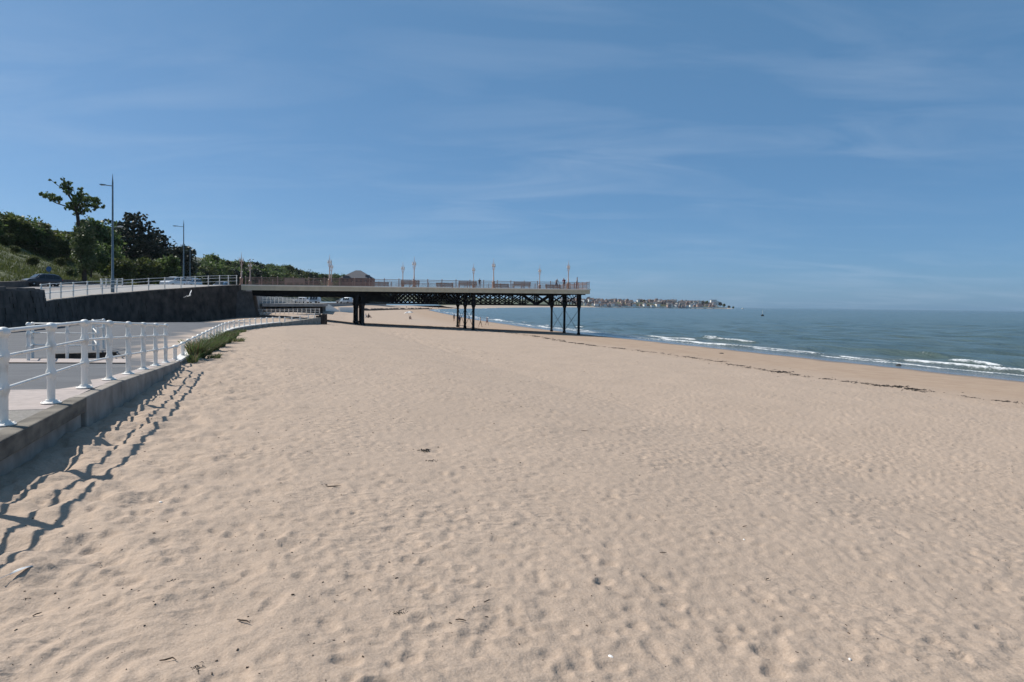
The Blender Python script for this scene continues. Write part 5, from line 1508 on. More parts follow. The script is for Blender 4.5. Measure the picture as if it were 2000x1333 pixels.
# ------------------------------------------------------------------ people
M_skin = mat('skin', (0.42, 0.26, 0.19), None, 5, 0.6); M_hair = mat('dark_hair', (0.03, 0.02, 0.015), None, 5, 0.6)
CLO = {'white': (0.75, 0.75, 0.74), 'black': (0.02, 0.02, 0.024), 'red': (0.32, 0.05, 0.04), 'maroon': (0.16, 0.03, 0.05), 'blue': (0.04, 0.08, 0.25), 'grey': (0.25, 0.26, 0.28), 'tan': (0.36, 0.28, 0.19), 'navy': (0.02, 0.025, 0.06), 'pink': (0.55, 0.28, 0.28)}
def cmat(c): return mat('cloth_' + c, CLO[c], None, 6, 0.85)
def person(loc, rz, pose, top, bottom, label, h=1.7, group=None, bag=False, hair=None):
    # skeleton for a 1.7 m figure facing -y
    J = {'pelvis': (0, 0, 0.94, .135, .10), 'waist': (0, 0, 1.08, .125, .092), 'chest': (0, -0.01, 1.30, .155, .105), 'neck': (0, 0, 1.46, .055, .055), 'jaw': (0, -0.02, 1.53, .066, .075), 'head': (0, -0.01, 1.62, .078, .092), 'crown': (0, 0, 1.68, .05, .06)}
    E = [('pelvis', 'waist'), ('waist', 'chest'), ('chest', 'neck'), ('neck', 'jaw'), ('jaw', 'head'), ('head', 'crown')]
    for s, n_ in ((1, 'l'), (-1, 'r')):
        sw_ = {'walk': 0.20, 'stand': 0.03, 'lean': 0.05}.get(pose, 0.0) * s
        J.update({n_ + 'hip': (s * .095, 0, .88, .088, .088), n_ + 'knee': (s * .10, -sw_ * .6 - (0.06 if sw_ > 0.1 else 0), .49, .056, .058), n_ + 'ankle': (s * .10, -sw_ * 1.3 + (0.05 if pose == 'walk' else 0), .085 + (0.06 if pose == 'walk' and s < 0 else 0), .038, .042), n_ + 'toe': (s * .115, -sw_ * 1.3 - 0.13, .035 + (0.02 if pose == 'walk' and s < 0 else 0), .036, .03),
                  n_ + 'sho': (s * .175, 0, 1.40, .055, .055), n_ + 'elb': (s * .23, sw_ * .7 + 0.02, 1.12, .04, .04), n_ + 'wri': (s * .24, sw_ * .8 - 0.06, .88, .028, .028), n_ + 'hand': (s * .24, sw_ * .8 - 0.09, .79, .035, .018)})
        if pose == 'lean':
            J[n_ + 'elb'] = (s * .22, -0.20, 1.14, .04, .04); J[n_ + 'wri'] = (s * .12, -0.42, 1.06, .028, .028); J[n_ + 'hand'] = (s * .07, -0.47, 1.04, .035, .02)
        if pose == 'sit':
            J[n_ + 'hip'] = (s * .10, -0.03, .12, .09, .09); J[n_ + 'knee'] = (s * .13, -0.40, .42, .058, .058); J[n_ + 'ankle'] = (s * .12, -0.62, .08, .04, .04); J[n_ + 'toe'] = (s * .13, -0.76, .04, .036, .03)
            J[n_ + 'elb'] = (s * .24, -0.14, .40, .04, .04); J[n_ + 'wri'] = (s * .17, -0.38, .44, .028, .028); J[n_ + 'hand'] = (s * .13, -0.46, .42, .035, .02)
        E += [('pelvis', n_ + 'hip'), (n_ + 'hip', n_ + 'knee'), (n_ + 'knee', n_ + 'ankle'), (n_ + 'ankle', n_ + 'toe'), ('chest', n_ + 'sho'), (n_ + 'sho', n_ + 'elb'), (n_ + 'elb', n_ + 'wri'), (n_ + 'wri', n_ + 'hand')]
    if pose == 'sit':
        for k, dz, dy in (('pelvis', -0.80, 0), ('waist', -0.80, 0.0), ('chest', -0.80, -0.03), ('neck', -0.80, -0.06), ('jaw', -0.80, -0.09), ('head', -0.80, -0.09), ('crown', -0.80, -0.07), ('lsho', -0.80, -0.04), ('rsho', -0.80, -0.04)):
            a = J[k]; J[k] = (a[0], a[1] + dy, a[2] + dz, a[3], a[4])
    if pose == 'lean':
        for k, dz, dy in (('chest', -0.04, -0.10), ('neck', -0.08, -0.18), ('jaw', -0.09, -0.24), ('head', -0.09, -0.26), ('crown', -0.10, -0.27), ('lsho', -0.06, -0.13), ('rsho', -0.06, -0.13)):
            a = J[k]; J[k] = (a[0], a[1] + dy, a[2] + dz, a[3], a[4])
    bm = bmesh.new(); lay = bm.verts.layers.skin.verify(); vs = {}
    sc_ = h / 1.7
    for k, (x, y, z, r0, r1) in J.items():
        v = bm.verts.new((x * sc_, y * sc_, z * sc_)); v[lay].radius = (r0 * sc_, r1 * sc_); v[lay].use_root = (k == 'pelvis'); vs[k] = v
    for a, b_ in E: bm.edges.new((vs[a], vs[b_]))
    me = bpy.data.meshes.new('tmp'); bm.to_mesh(me); bm.free()
    ob = bpy.data.objects.new('tmp', me); COL.objects.link(ob)
    ob.modifiers.new('skin', 'SKIN'); sb = ob.modifiers.new('sub', 'SUBSURF'); sb.levels = sb.render_levels = 1
    dg = bpy.context.evaluated_depsgraph_get()
    me2 = bpy.data.meshes.new_from_object(ob.evaluated_get(dg)); bpy.data.objects.remove(ob); bpy.data.meshes.remove(me)
    me2.name = 'body'
    me2.materials.clear()
    for m in (M_skin, cmat(top), cmat(bottom), M_hair): me2.materials.append(m)
    sit = pose == 'sit'
    hd = Vector(J['head'][:3]) * sc_; pv = J['pelvis'][2] * sc_; nk = J['neck'][2] * sc_
    for p in me2.polygons:
        c = p.center; i = 0
        if (c - hd).length < 0.17 * sc_ and (c.z > hd.z + 0.015 or c.y > hd.y + 0.03): i = 3
        elif (c - hd).length < 0.17 * sc_ or c.z > nk - 0.02: i = 0
        elif c.z > pv + 0.06 * sc_ and not (abs(c.x) > 0.20 * sc_ and c.z < nk - 0.18 * sc_) and not (sit and c.y < -0.25 * sc_): i = 1
        elif (not sit and c.z > 0.52 * sc_ and abs(c.x) < 0.20 * sc_) or (sit and c.y > -0.30 * sc_): i = 2
        p.material_index = i
        p.use_smooth = True
    o = bpy.data.objects.new('person', me2); link(o); T(o, label, 'person', group); o.location = loc; o.rotation_euler = (0, 0, rz)
    return o
def pier_person(px, v, rz, pose, top, bottom, label, h=1.7, dz=-0.05):
    t = pier_t(px, v); p = pier(t, v, deck_z(t) + dz); return person(p, rz, pose, top, bottom, label, h)
pier_person(1086, 0.15, R(15), 'lean', 'grey', 'navy', 'person in grey leaning on the pier rail, leftmost of three at the end', 1.62)
pier_person(1101, 0.25, R(-20), 'lean', 'maroon', 'black', 'person in a maroon top leaning on the rail by the end lamp', 1.75)
pier_person(1126, 0.4, R(80), 'stand', 'grey', 'red', 'person in red shorts standing at the seaward end of the pier', 1.8)
pier_person(936, 3.1, R(190), 'stand', 'black', 'grey', 'person in black behind the pier bench over the middle columns', 1.5)
def beach_person(px, base, D, rz, pose, top, bottom, label, h=1.7):
    x = PX(px, D); return person((x, D, float(sand_z0(x, D)) - 0.01), rz, pose, top, bottom, label, h)
def depth_for(px, base):
    for D in np.arange(60, 600, 0.5):
        p = P(px, base, D)
        if p.z <= float(sand_z0(p.x, p.y)): return float(D)
    return 600.0
def bp(px, base, rz, pose, top, bottom, label, h=1.7):
    D = depth_for(px, base); return beach_person(px, base, D, rz, pose, top, bottom, label, h)
bp(938.5, 639, R(70), 'walk', 'white', 'tan', 'person in white walking on the sand right of the middle columns')
bp(951.5, 636, R(75), 'walk', 'maroon', 'maroon', 'person in a maroon swimsuit walking near the water')
bp(898, 640, R(-60), 'stand', 'blue', 'tan', 'person in a blue top between the middle pier columns', 1.9)
bp(887, 628, R(-40), 'stand', 'black', 'black', 'person in black behind the left middle column')
bp(714, 621.5, R(60), 'sit', 'white', 'white', 'person in white sitting on the sand under the pier', 1.8)
bp(719.5, 621.5, R(60), 'sit', 'black', 'black', 'person in black sitting beside another in white on the sand', 1.9)
bp(801, 624.5, R(30), 'sit', 'black', 'navy', 'person sitting under the beach parasol')
for i, (px, base, pose, top, lab) in enumerate(((794, 602.5, 'stand', 'black', 'tiny person far down the beach left of the parasol'), (812, 604, 'walk', 'grey', 'tiny person in grey far down the beach'), (817, 604.5, 'stand', 'tan', 'tiny person in tan beside the one in grey'), (821, 604, 'walk', 'red', 'tiny person in red far down the beach'), (845, 602.5, 'walk', 'pink', 'tiny person in pink near the far waterline'), (857, 604, 'stand', 'navy', 'tiny dark figure by the far waterline'), (708, 606, 'sit', 'black', 'dark seated figure beside the beach buggy'))):
    bp(px, base, R(40 + 30 * i), pose, top, 'black', lab)
# parasol
D = depth_for(800, 624); x = PX(799.5, D)
o = thing('parasol', 'pale beach parasol tilted over a seated person under the pier', 'parasol', (x, D, float(sand_z0(x, D))))
mb = MB(); mb.tube([(0, 0, -0.2), (-0.12, 0, 1.75)], 0.03, 6); mb.build('pole', M_white, o)
mb = MB(); n_ = 8
for k in range(n_):
    a0, a1 = 2 * math.pi * k / n_, 2 * math.pi * (k + 1) / n_
    c = Vector((-0.12, 0, 1.75)); pts = []
    def rim(a, r_, z): return (c.x + math.cos(a) * r_, math.sin(a) * r_, c.z + z + math.cos(a) * r_ * 0.12)
    m2 = MB(); m2.add([tuple(c), rim(a0, 0.6, -0.10), rim(a1, 0.6, -0.10), rim(a0, 1.05, -0.36), rim(a1, 1.05, -0.36), (c.x, 0, c.z - 0.03), rim(a0, 0.6, -0.13), rim(a1, 0.6, -0.13), rim(a0, 1.05, -0.38), rim(a1, 1.05, -0.38)], [(0, 1, 2), (1, 3, 4, 2), (7, 6, 5), (7, 9, 8, 6), (3, 8, 9, 4)])
    m2.build('canopy_panel', [M_white, cmat('grey')][k % 2], o)
# pushchair
D = depth_for(704, 605); x = PX(704, D)
o = thing('pushchair', 'dark pushchair with big wheels parked on the sand beside the first columns', 'pushchair', (x, D, float(sand_z0(x, D))), 0.4)
mb = MB(); mb.prism([(-0.4, 0.45), (0.35, 0.40), (0.45, 0.75), (0.1, 0.6), (-0.3, 1.0), (-0.45, 0.95)], -0.28, 0.28); mb.build('seat', cmat('black'), o)
mb = MB(); mb.prism([(-0.5, 1.0), (-0.1, 1.28), (0.15, 1.1), (-0.05, 1.0), (-0.3, 1.02)], -0.3, 0.3); mb.build('hood', cmat('navy'), o)
mb = MB(); mb.tube([(-0.35, -0.3, 0.3), (0.3, -0.3, 0.5), (-0.85, -0.3, 1.1), (-0.85, 0.3, 1.1), (0.3, 0.3, 0.5), (-0.35, 0.3, 0.3)], 0.025, 6); mb.build('frame', M_lamp, o)
for wx, wy in ((-0.4, -0.33), (-0.4, 0.33), (0.45, -0.2), (0.45, 0.2)):
    mb = MB(); mb.lathe([(0.1, -0.03), (0.2, -0.03), (0.2, 0.03), (0.1, 0.03)], 12); mb.V = [(a + wx, c + wy, b_ + 0.2) for a, b_, c in mb.V]; mb.build('wheel', M_tyre, o)

# ------------------------------------------------------------------ gull
def gull():
    D = 52.0; c = P(370.5, 578, D)
    o = thing('gull', 'white gull flying in front of the dark retaining wall', 'bird', c, R(-35)); o.rotation_euler = (R(38), R(-10), R(-35)); o.scale = (0.7, 0.7, 0.7)
    mb = MB(); mb.tube([(-0.30, 0, 0.0), (-0.22, 0, 0.0), (-0.08, 0, 0.01), (0.08, 0, 0.0), (0.17, 0, 0.02), (0.22, 0, 0.03), (0.27, 0, 0.02), (0.31, 0, 0.01)], [0.01, 0.035, 0.07, 0.075, 0.045, 0.04, 0.03, 0.006], 10)
    mb.add([(-0.2, -0.03, 0.0), (-0.2, 0.03, 0.0), (-0.42, 0.07, 0.0), (-0.42, -0.07, 0.0), (-0.3, 0, 0.02)], [(0, 1, 4), (1, 2, 4), (2, 3, 4), (3, 0, 4)])
    mb.build('body', M_white, o, True, 60)
    M_gw = mat('gull_grey', (0.62, 0.64, 0.66), None, 5, 0.7)
    for s, up in ((1, 0.50), (-1, 0.42)):
        def sec(y, z, x0, x1, t): return [(x0, y, z), ((x0 + x1) / 2, y, z + t), (x1, y, z), ((x0 + x1) / 2, y, z - t * 0.4)]
        S = [sec(s * 0.04, 0.04, 0.10, -0.10, 0.02), sec(s * 0.22, 0.22 * up * 1.6, 0.14, -0.08, 0.018), sec(s * 0.40, 0.40 * up * 1.2, 0.10, -0.10, 0.012), sec(s * 0.66, 0.62 * up, -0.06, -0.14, 0.004)]
        V = [p for q in S for p in q]; F = []
        for i in range(3):
            for k in range(4): F.append((i * 4 + k, i * 4 + (k + 1) % 4, i * 4 + 4 + (k + 1) % 4, i * 4 + 4 + k))
        F += [(3, 2, 1, 0), (12, 13, 14, 15)]
        mb = MB(); mb.add(V, F); mb.build('wing', M_gw, o)
gull()

# ------------------------------------------------------------------ seaweed, driftwood and bits on the sand
M_weed = mat('seaweed', (0.030, 0.022, 0.014), (0.012, 0.010, 0.008), 12, 0.8, 0.5, 60)
M_stick = mat('driftwood', (0.10, 0.065, 0.04), (0.04, 0.028, 0.02), 20, 0.9)
M_shell = mat('shell', (0.78, 0.76, 0.72), None, 10, 0.5)
def weed_mesh(seed, n=26, spread=0.35):
    r = random.Random(seed); mb = MB()
    for i in range(n):
        x, y = r.gauss(0, spread * 0.5), r.gauss(0, spread * 0.3); a = r.random() * 6.28; L_ = r.uniform(0.06, 0.22)
        pts = [(x, y, 0.01), (x + math.cos(a) * L_ * 0.5, y + math.sin(a) * L_ * 0.5, 0.03 + r.random() * 0.05), (x + math.cos(a + r.gauss(0, 0.5)) * L_, y + math.sin(a) * L_, 0.005)]
        mb.tube(pts, [0.012, 0.02, 0.006], 4)
    return mb.data('seaweed', M_weed)
WE = [weed_mesh(i) for i in range(6)]
wr = random.Random(19)
n_w = 0
y = 21.0
while y < 118 and n_w < 190:
    q = 16.4 + 0.9 * math.sin(y * 0.21) + wr.gauss(0, 0.35)
    x = q_x(0, y) - q * 1.054
    big = wr.random() < 0.22
    s = wr.uniform(0.7, 1.35) if big else wr.uniform(0.25, 0.6)
    o = inst('seaweed_clump', WE[wr.randrange(6)], None, (x, y, sz(x, y) - 0.005), wr.gauss(-0.35, 0.4), (s * 1.3, s, s * 0.7))
    T(o, 'dark clump of dried seaweed in the wrack line on the sand', 'seaweed', 'seaweed along the wrack line'); n_w += 1
    y += wr.uniform(0.05, 0.5) * (1 + y / 60)
def wrack_bits():
    r = random.Random(91); V, F = [], []
    for i in range(2400):
        y = 19 + 100 * r.random() ** 1.25; q = 16.4 + 0.9 * math.sin(y * 0.21) + r.gauss(0, 0.28) + (r.gauss(0, 1.5) if r.random() < 0.12 else 0)
        if math.sin(y * 1.9) + math.sin(y * 0.77 + 1) + math.sin(y * 4.3) < -0.1: continue
        x = q_x(0, y) - q * 1.054; z = sz(x, y); L_ = r.uniform(0.02, 0.10); a = r.gauss(1.9, 0.7); w = r.uniform(0.006, 0.02)
        c, sn = math.cos(a), math.sin(a); b = len(V)
        for dx, dy, dz in ((-L_, -w, 0), (L_, -w, 0), (L_, w, 0), (-L_, w, 0), (0, 0, w * 1.6)): V.append((x + dx * c - dy * sn, y + dx * sn + dy * c, z + dz))
        F += [(b, b + 1, b + 4), (b + 1, b + 2, b + 4), (b + 2, b + 3, b + 4), (b + 3, b, b + 4)]
    o = link(bpy.data.objects.new('wrack_fragments', np_mesh('wrack_fragments', np.array(V), np.array(F), M_weed, False))); T(o, 'thin line of shredded weed left by the tide', 'seaweed', kind='stuff')
wrack_bits()
def on_sand(px, py):
    lo, hi = 1.5, 120.0
    for _ in range(60):
        mid = (lo + hi) / 2; p = P(px, py, mid)
        if p.z > float(sand_z0(p.x, p.y)): lo = mid
        else: hi = mid
    p = P(px, py, lo); return p.x, p.y, sz(p.x, p.y)
# dark stone by the waterline
x, y, z = on_sand(1755, 716)
mb = MB(); mb.lathe([(0.28, -0.1), (0.36, 0.05), (0.28, 0.2), (0.1, 0.27)], 8); mb.V = [(a * 1.3 + 0.05 * math.sin(b_ * 9), b_ * 0.9, c + 0.04 * math.sin(a * 11)) for a, b_, c in mb.V]
o = mb.build('stone', M_stone, None, True); o.location = (x, y, z); o.scale = (0.55, 0.6, 0.7); T(o, 'single dark stone on the damp sand near the water', 'stone')
x, y, z = on_sand(1409, 691)
mb = MB(); mb.lathe([(0.2, -0.1), (0.27, 0.05), (0.2, 0.12), (0.06, 0.16)], 7); o = mb.build('stone', M_stone, None, True); o.location = (x, y, z); o.scale = (0.8, 0.45, 0.5); T(o, 'small flat dark stone on damp sand beyond the wrack line', 'stone')
# bits near the camera
BITS = [(50, 1162, 0.11, 'w', 'brown curled weed pod on the sand at the lower left'), (333, 1140, 0.15, 'w', 'dark weed tangle on the sand left of centre bottom'), (314, 1126, 0.06, 'w', 'tiny reddish weed scrap above the dark weed tangle'), (476, 1216, 0.15, 's', 'dark curled leaf on the sand in the lower left'), (383, 1307, 0.14, 'w', 'brown weed sprig at the bottom edge'), (263, 1329, 0.06, 'w', 'small dark pebble like weed at the bottom edge'), (12, 1283, 0.08, 'w', 'brown weed scrap at the left bottom edge'), (73, 1192, 0.07, 's', 'thin dark twig in the lower left'), (329, 1288, 0.12, 's', 'pale bent twig near the bottom edge'),
        (730, 1113, 0.08, 'w', 'small dark weed knot left of centre'), (780, 1195, 0.12, 'w', 'dark weed scrap in the lower middle'), (1295, 1081, 0.08, 's', 'short black stick on the sand right of centre'), (1455, 1030, 0.08, 's', 'short dark stick on the right half of the sand'), (952, 1178, 0.07, 's', 'little dark twig below centre'), (841, 900, 0.22, 'w', 'loose dark weed patch in the middle of the beach'), (830, 880, 0.40, 'w', 'largest scattered weed patch in the middle of the beach'), (598, 881, 0.13, 'w', 'single dark weed lump on the sand left of centre'), (650, 950, 0.22, 's', 'dark twig cluster on the sand left of centre'), (739, 1179, 0.07, 'w', 'orange brown weed scrap in the lower middle'), (900, 1212, 0.1, 's', 'thin reddish twig in the lower middle'), (1500, 1129, 0.08, 's', 'short curved twig on the right half of the sand'), (1142, 842, 0.2, 's', 'thin stick lying on the right of the middle beach')]
for i, (px, py, s, kd, lab) in enumerate(BITS):
    x, y, z = on_sand(px, py); r = random.Random(i)
    if kd == 'w': o = inst('seaweed_scrap', WE[i % 6], None, (x, y, z - 0.004), r.random() * 6, (s / 1.0, s / 1.0, s / 1.5)); T(o, lab, 'seaweed', 'bits on the near sand')
    else:
        s *= 0.7; mb = MB(); a = s / 2; mb.tube([(-a, 0, 0.006), (-a * 0.3, a * r.uniform(-0.3, 0.3), 0.012), (a * 0.4, a * r.uniform(-0.2, 0.3), 0.012), (a, a * r.uniform(-0.4, 0.6), 0.01)], [0.002 + s * 0.012, 0.003 + s * 0.018, 0.003 + s * 0.012, 0.0015], 6)
        o = mb.build('twig', M_stick, None, True); o.location = (x, y, z); o.rotation_euler = (0, 0, r.gauss(0.2, 0.6)); T(o, lab, 'twig', 'bits on the near sand')
x, y, z = on_sand(34, 1130)
mb = MB(); n_ = 7
V = [(-0.10, 0, 0.012)]
for k in range(n_ + 1):
    t = k / n_; w = 0.018 * math.sin(math.pi * min(1, t * 0.9 + 0.08)); V += [(-0.05 + 0.15 * t, w, 0.014 + 0.012 * math.sin(t * 3)), (-0.05 + 0.15 * t, 0, 0.020 + 0.012 * math.sin(t * 3)), (-0.05 + 0.15 * t, -w, 0.014 + 0.012 * math.sin(t * 3))]
F = []
for k in range(n_):
    b0 = 1 + 3 * k; F += [(b0, b0 + 3, b0 + 4, b0 + 1), (b0 + 1, b0 + 4, b0 + 5, b0 + 2)]
ft_ = thing('feather', 'white gull feather lying on the sand at the lower left', 'feather', (x, y, z), R(70))
m2 = MB(); m2.add(V[1:], [tuple(i - 1 for i in f) for f in F]); m2.build('vane', M_shell, ft_)
m2 = MB(); m2.tube([(-0.11, 0, 0.012), (0.0, 0, 0.024), (0.10, 0, 0.018)], [0.0022, 0.002, 0.001], 5); m2.build('quill', M_shell, ft_)
for px, py, lab in ((1193, 1283, 'white broken shell on the sand near the bottom'), (314, 983, 'pale scrap of shell beside the railing shadow'), (1453, 1052, 'tiny white shell on the right half of the sand'), (1660, 1285, 'pale shell chip near the lower right')):
    x, y, z = on_sand(px, py); mb = MB(); mb.lathe([(0.012, 0), (0.011, 0.005), (0.006, 0.008), (0.002, 0.009)], 9); mb.V = [(a * 1.5, b_ * 0.8, c) for a, b_, c in mb.V]
    o = mb.build('shell', M_shell, None, True); o.location = (x, y, z); o.rotation_euler = (0.3, 0.1, px); T(o, lab, 'shell')
def specks():
    r = random.Random(55); V, F = [], []
    for i in range(2300):
        d = 2.4 * math.exp(r.random() * 2.9); u = r.uniform(-0.62, 0.95)
        if r.random() < 0.35: u = r.gauss(-0.25, 0.18)
        x, y = u * (d + 1.5), d
        if 0.949 * x + 0.316 * y < -2.4 or 0.949 * x + 0.316 * y > 27: continue
        z = sz(x, y); s = 0.0013 + 0.0036 * r.random() ** 2.4; s *= 1 + d / 14 ; a = r.random() * 6.28; e = r.uniform(0.8, 2.6)
        c, sn = math.cos(a), math.sin(a); bb = len(V)
        for dx, dy in ((-e, -.6), (e, -.5), (e * .8, .7), (-e * .7, .5)): V.append((x + (dx * c - dy * sn) * s, y + (dx * sn + dy * c) * s, z - 0.002))
        for dx, dy in ((-e * .7, -.4), (e * .8, -.3), (e * .5, .5), (-e * .5, .3)): V.append((x + (dx * c - dy * sn) * s, y + (dx * sn + dy * c) * s, z + s * 0.8))
        F += [tuple(bb + k for k in f) for f in ((4, 5, 6, 7), (0, 1, 5, 4), (1, 2, 6, 5), (2, 3, 7, 6), (3, 0, 4, 7))]
    o = link(bpy.data.objects.new('beach_litter', np_mesh('beach_litter', np.array(V), np.array(F), M_stick, False))); T(o, 'dark specks of weed and grit strewn over the dry sand', 'debris', kind='stuff')
specks()

# ------------------------------------------------------------------ far bay, headland town, hills
M_far = mat('far_land', (0.085, 0.095, 0.045), (0.05, 0.065, 0.03), 0.02, 0.95, detail=8)
M_farsand = mat('far_sand', (0.42, 0.34, 0.265), (0.36, 0.29, 0.22), 0.05, 0.95)
def land_z(q, Y): return interp(q, [-5, 0, 14, 20, 60, 150, 400, 1500], [SEA - 0.5, SEA, SEA + 1.6, SEA + 3.0, 4.0, 10.0, 14.0, 40.0])
def make_far():
    ys = np.concatenate([np.geomspace(640, 1850, 60), np.linspace(1860, 2060, 60), np.geomspace(2070, 3600, 24)])
    qs = np.concatenate([[-5, 0, 4, 9, 14, 20], np.geomspace(26, 1900, 40)])
    V = []
    nz = fft_noise(128, 1.5, 2, 40, 41)
    for i, y in enumerate(ys):
        tip = interp(y, [1800, 1900, 2040, 2100, 4000], [1, 0.9, 0.75, 0.55, 0.3])
        for j, q in enumerate(qs):
            z = land_z(q, y)
            if y > 1800 and z > 0: z = z * tip
            V.append((float(shore_x(y)) - q, y, z + (1.2 * float(nz[i % 128, j % 128]) if q > 40 else 0)))
    V = np.array(V); Q = grid_quads(len(ys), len(qs))[:, ::-1]
    me = np_mesh('far_shore', V, Q, [M_far, M_farsand]); 
    mi = np.where((Q % len(qs)).min(1) < 5, 1, 0).astype(np.int32); me.polygons.foreach_set('material_index', mi)
    struct(link(bpy.data.objects.new('far_shore', me)), 'low far shore of the bay running out to a headland')
    # hill far behind the trees
    n_ = 48; V = []
    for i in range(n_):
        for j in range(n_):
            u, v = i / (n_ - 1) * 2 - 1, j / (n_ - 1) * 2 - 1
            x = -1500 + 560 * u; y = 2800 + 900 * v
            z = 195 * max(0, 1 - (abs(u) ** 2.2 + v * v)) ** 0.8 + 8 * float(nz[i, j]) - 6
            V.append((x, y, z))
    struct(link(bpy.data.objects.new('far_hill', np_mesh('far_hill', np.array(V), grid_quads(n_, n_), M_far))), 'wooded hill far behind the trees')
make_far()
HOUSE = []
def house_protos():
    wc = [(0.40, 0.29, 0.25), (0.74, 0.72, 0.68), (0.46, 0.40, 0.34), (0.28, 0.19, 0.16), (0.60, 0.56, 0.50)]
    rc = [(0.125, 0.092, 0.082), (0.10, 0.10, 0.11), (0.115, 0.095, 0.09)]
    for i in range(7):
        m1 = mat('house_wall_%d' % (i % 5), wc[i % 5], None, 0.3, 0.9); m2 = mat('house_roof_%d' % (i % 3), rc[i % 3], None, 0.3, 0.9)
        r = random.Random(i); w, d, h = r.uniform(8, 13), r.uniform(8, 10), r.uniform(5.2, 7.5); rh = r.uniform(2.8, 4)
        mb = MB(); mb.prism([(-w / 2, -2), (w / 2, -2), (w / 2, h), (-w / 2, h)], -d / 2, d / 2)
        gx = i % 2
        if gx: mb.add([(-w / 2, -d / 2, h), (w / 2, -d / 2, h), (0, -d / 2, h + rh - 0.3), (-w / 2, d / 2, h), (w / 2, d / 2, h), (0, d / 2, h + rh - 0.3)], [(0, 1, 2), (5, 4, 3)])
        wall = mb.data('wall', m1)
        mb = MB()
        if gx: mb.add([(-w / 2 - .5, -d / 2 - .4, h - .3), (0, -d / 2 - .4, h + rh), (w / 2 + .5, -d / 2 - .4, h - .3), (-w / 2 - .5, d / 2 + .4, h - .3), (0, d / 2 + .4, h + rh), (w / 2 + .5, d / 2 + .4, h - .3)], [(0, 1, 4, 3), (1, 2, 5, 4)])
        else: mb.add([(-w / 2 - .4, -d / 2 - .5, h), (w / 2 + .4, -d / 2 - .5, h), (w / 2 + .4, d / 2 + .5, h), (-w / 2 - .4, d / 2 + .5, h), (-w / 2 + 1, 0, h + rh), (w / 2 - 1, 0, h + rh)], [(0, 1, 5, 4), (1, 2, 5), (2, 3, 4, 5), (3, 0, 4), (3, 2, 1, 0)])
        mb.box((w * 0.28, 0, h + rh), (0.9, 0.9, 2.0)); roof = mb.data('roof', m2)
        mb = MB()
        HOUSE.append((wall, roof, w))
house_protos()
WINM = MB().box((0, 0, 0), (1.6, 0.1, 1.5)).data('window', M_glass)
COLN = ['pinkish', 'white', 'tan', 'brown brick', 'cream', 'pinkish', 'white']
hr = random.Random(64)
def far_z(x, y):
    q = float(shore_x(y)) - x; z = land_z(q, y)
    tip = interp(y, [1800, 1900, 2040, 2100, 4000], [1, 0.9, 0.75, 0.55, 0.3]); return z * tip if y > 1800 and z > 0 else z
cnt = 0; NTH = {}
for row, (y0, zoff) in enumerate(((0, 0), (26, 2.5), (55, 6), (90, 9))):
    px = 1098.0
    while px < 1402 - row * 3:
        # front edge of the land in this pixel column
        yy = 1840.0
        while PX(px, yy) > float(shore_x(yy)) - 22 and yy < 2300: yy += 4
        yy += y0 + hr.uniform(-5, 5); x = PX(px, yy)
        top = interp(px, [1098, 1150, 1190, 1230, 1300, 1360, 1400], [13, 14, 13, 12, 13.5, 13, 8.5])
        z = min(far_z(x, yy) * 0.8 + zoff * 0.75, top)
        if hr.random() < 0.85:
            hi = hr.randrange(7); w, rf, wd = HOUSE[hi]; s = hr.uniform(0.65, 1.0)
            key = (COLN[hi], row); NTH[key] = NTH.get(key, 0) + 1
            o = thing('house', '%s %s house from the pier in the %s of the far headland town' % (ordinal(NTH[key]), COLN[hi], ('seafront row', 'second row', 'third row', 'top row')[row]), 'house', (x, yy, z), hr.gauss(0.1, 0.25), 'houses of the headland town')
            inst('wall', w, o, sc=s); inst('roof', rf, o, sc=s)
            cnt += 1
        px += hr.uniform(4.5, 9.0)
# large white block near the tip
x, y = PX(1393, 2075), 2075
o = thing('white_hotel', 'large white flat roofed block near the tip of the headland', 'building', (x, y, 6))
zt = P(1393, 586.5, y).z - 6
mb = MB(); mb.box((0, 0, zt / 2), (17, 12, zt)); mb.build('wall', M_white, o)
mb = MB(); mb.box((0, 0, zt + 0.4), (18, 13, 0.8)); mb.build('roof', MATS['dark_roof'], o)
mb = MB(); mb.box((12, 0, zt / 2 - 1.5), (5, 10, zt - 3)); mb.build('wing', M_white, o)
# trees in the town
TP = [(1160, 592), (1192, 590), (1247, 585.5), (1258, 586), (1270, 587), (1280, 588), (1303, 585), (1222, 590), (1372, 588), (1380, 587.5), (1366, 589), (1407, 590), (1414, 593), (1402, 588), (1330, 590), (1182, 588), (1205, 592), (1424, 597), (1432, 598.5), (1130, 590), (1112, 590), (1352, 590)]
for i, (px, top) in enumerate(TP):
    yy = 1900.0
    while PX(px, yy) > float(shore_x(yy)) - 30 and yy < 2300: yy += 4
    yy += 45 if i % 2 else 70
    x = PX(px, yy); z = max(-2.0, far_z(x, yy)) if px < 1410 else far_z(x, yy); zt = P(px, top, yy).z; s = max(0.5, (zt - z) / 7.9)
    tree(4 if i % 3 else 0, (x, yy, z - 0.5), (min(s, 1.5) * 1.2, min(s, 1.5) * 1.2, s), '%s dark tree from the pier %s' % (ordinal(1 + sum(p[0] < px for p in TP if (p[0] < 1400) == (px < 1400))), 'among the houses of the far headland town' if px < 1400 else 'on the low point of the headland'), 'trees in the headland town' if px < 1400 else 'trees on the point')
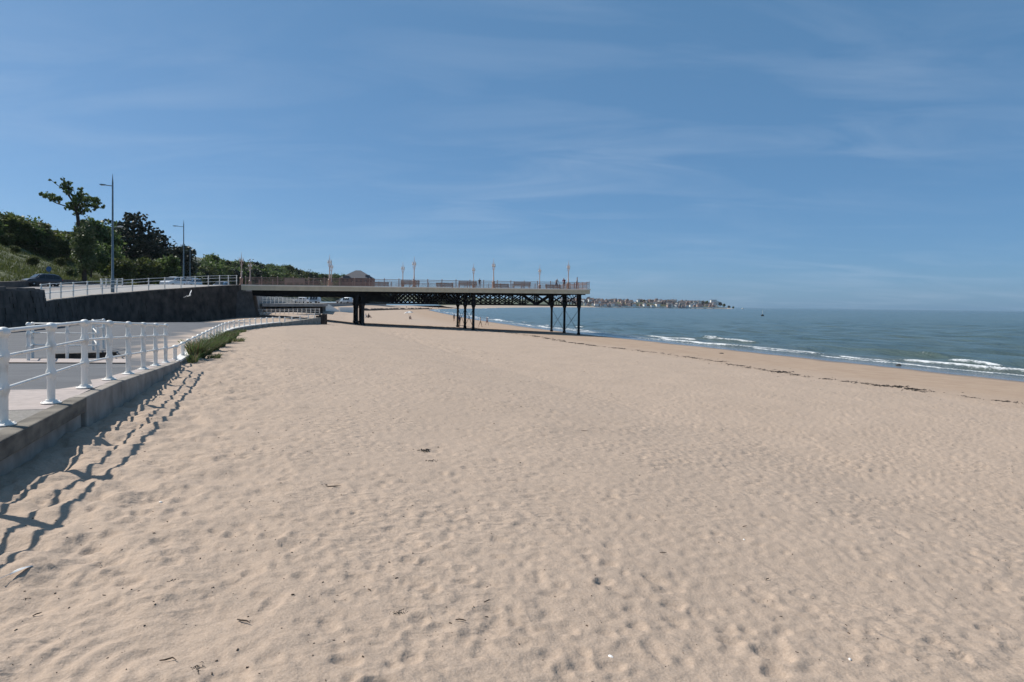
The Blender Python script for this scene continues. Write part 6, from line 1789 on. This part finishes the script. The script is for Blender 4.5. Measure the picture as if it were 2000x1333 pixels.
# surf wall: pale promenade wall along the headland front
pw = thing('headland_sea_wall', 'pale sea wall along the front of the headland town', 'sea wall', (PX(1300, 1960), 1960, SEA))
prev = None
for y in np.arange(1862, 2046, 9.0):
    a = Vector((float(shore_x(y)) - 14, y))
    if prev is not None:
        mb = MB(); mb.add(*path_block((prev, a), (SEA + 4.2, SEA + 4.2), SEA - 1, -2.0, 0.5)); mpi(mb.build('wall_panel', M_kerb, pw))
    prev = a
# buoy
D = 372.0; x = PX(1489.5, D)
o = thing('buoy', 'dark navigation buoy with a thin pale mast on the open sea', 'buoy', (x, D, SEA))
mb = MB(); mb.lathe([(0.3, -0.6), (0.75, -0.2), (0.85, 0.2), (0.7, 0.55), (0.25, 0.8)], 12); mb.build('float', M_iron, o, True)
mb = MB(); mb.tube([(0, 0, 0.7), (0.03, 0, 3.0)], 0.07, 6); mb.build('mast', M_white, o, True)
mb = MB(); mb.lathe([(0.12, 0), (0.2, 0.15), (0.02, 0.4)], 8, (0.03, 0, 2.9)); mb.build('top_mark', M_lamp, o)
# small white boat off the point
D = 1900.0; x = PX(1451, D)
o = thing('motor_boat', 'tiny white boat off the point of the headland', 'boat', (x, D, SEA), 0.3)
mb = MB(); mb.add([(-4, -1.3, 1.2), (-4, 1.3, 1.2), (2.5, 1.4, 1.3), (5, 0, 1.7), (2.5, -1.4, 1.3), (-3.8, -0.9, -0.3), (-3.8, 0.9, -0.3), (2, 0.9, -0.3), (3.6, 0, -0.2), (2, -0.9, -0.3)], [(0, 4, 3, 2, 1), (0, 1, 6, 5), (1, 2, 7, 6), (2, 3, 8, 7), (3, 4, 9, 8), (4, 0, 5, 9), (5, 6, 7, 8, 9)]); mb.build('hull', M_white, o)
mb = MB(); mb.box((-0.5, 0, 2.0), (3.2, 1.9, 1.4), taper=0.8); mb.build('cabin', M_white, o)

# ------------------------------------------------------------------ haze
def haze(density):
    mb = MB(); mb.box((0, 1500, 90), (9000, 8000, 206))
    m = bpy.data.materials.new('haze'); m.use_nodes = True
    N, L = m.node_tree.nodes, m.node_tree.links
    N.remove(N['Principled BSDF'])
    v = N.new('ShaderNodeVolumePrincipled'); v.inputs['Color'].default_value = (0.80, 0.88, 1.0, 1); v.inputs['Density'].default_value = density; v.inputs['Anisotropy'].default_value = 0.3
    L.new(v.outputs[0], N['Material Output'].inputs['Volume'])
    o = mb.build('haze', m); T(o, 'thin blue haze in the air over the bay', 'haze', kind='stuff')
HAZE = 0.000035
if HAZE: haze(HAZE)
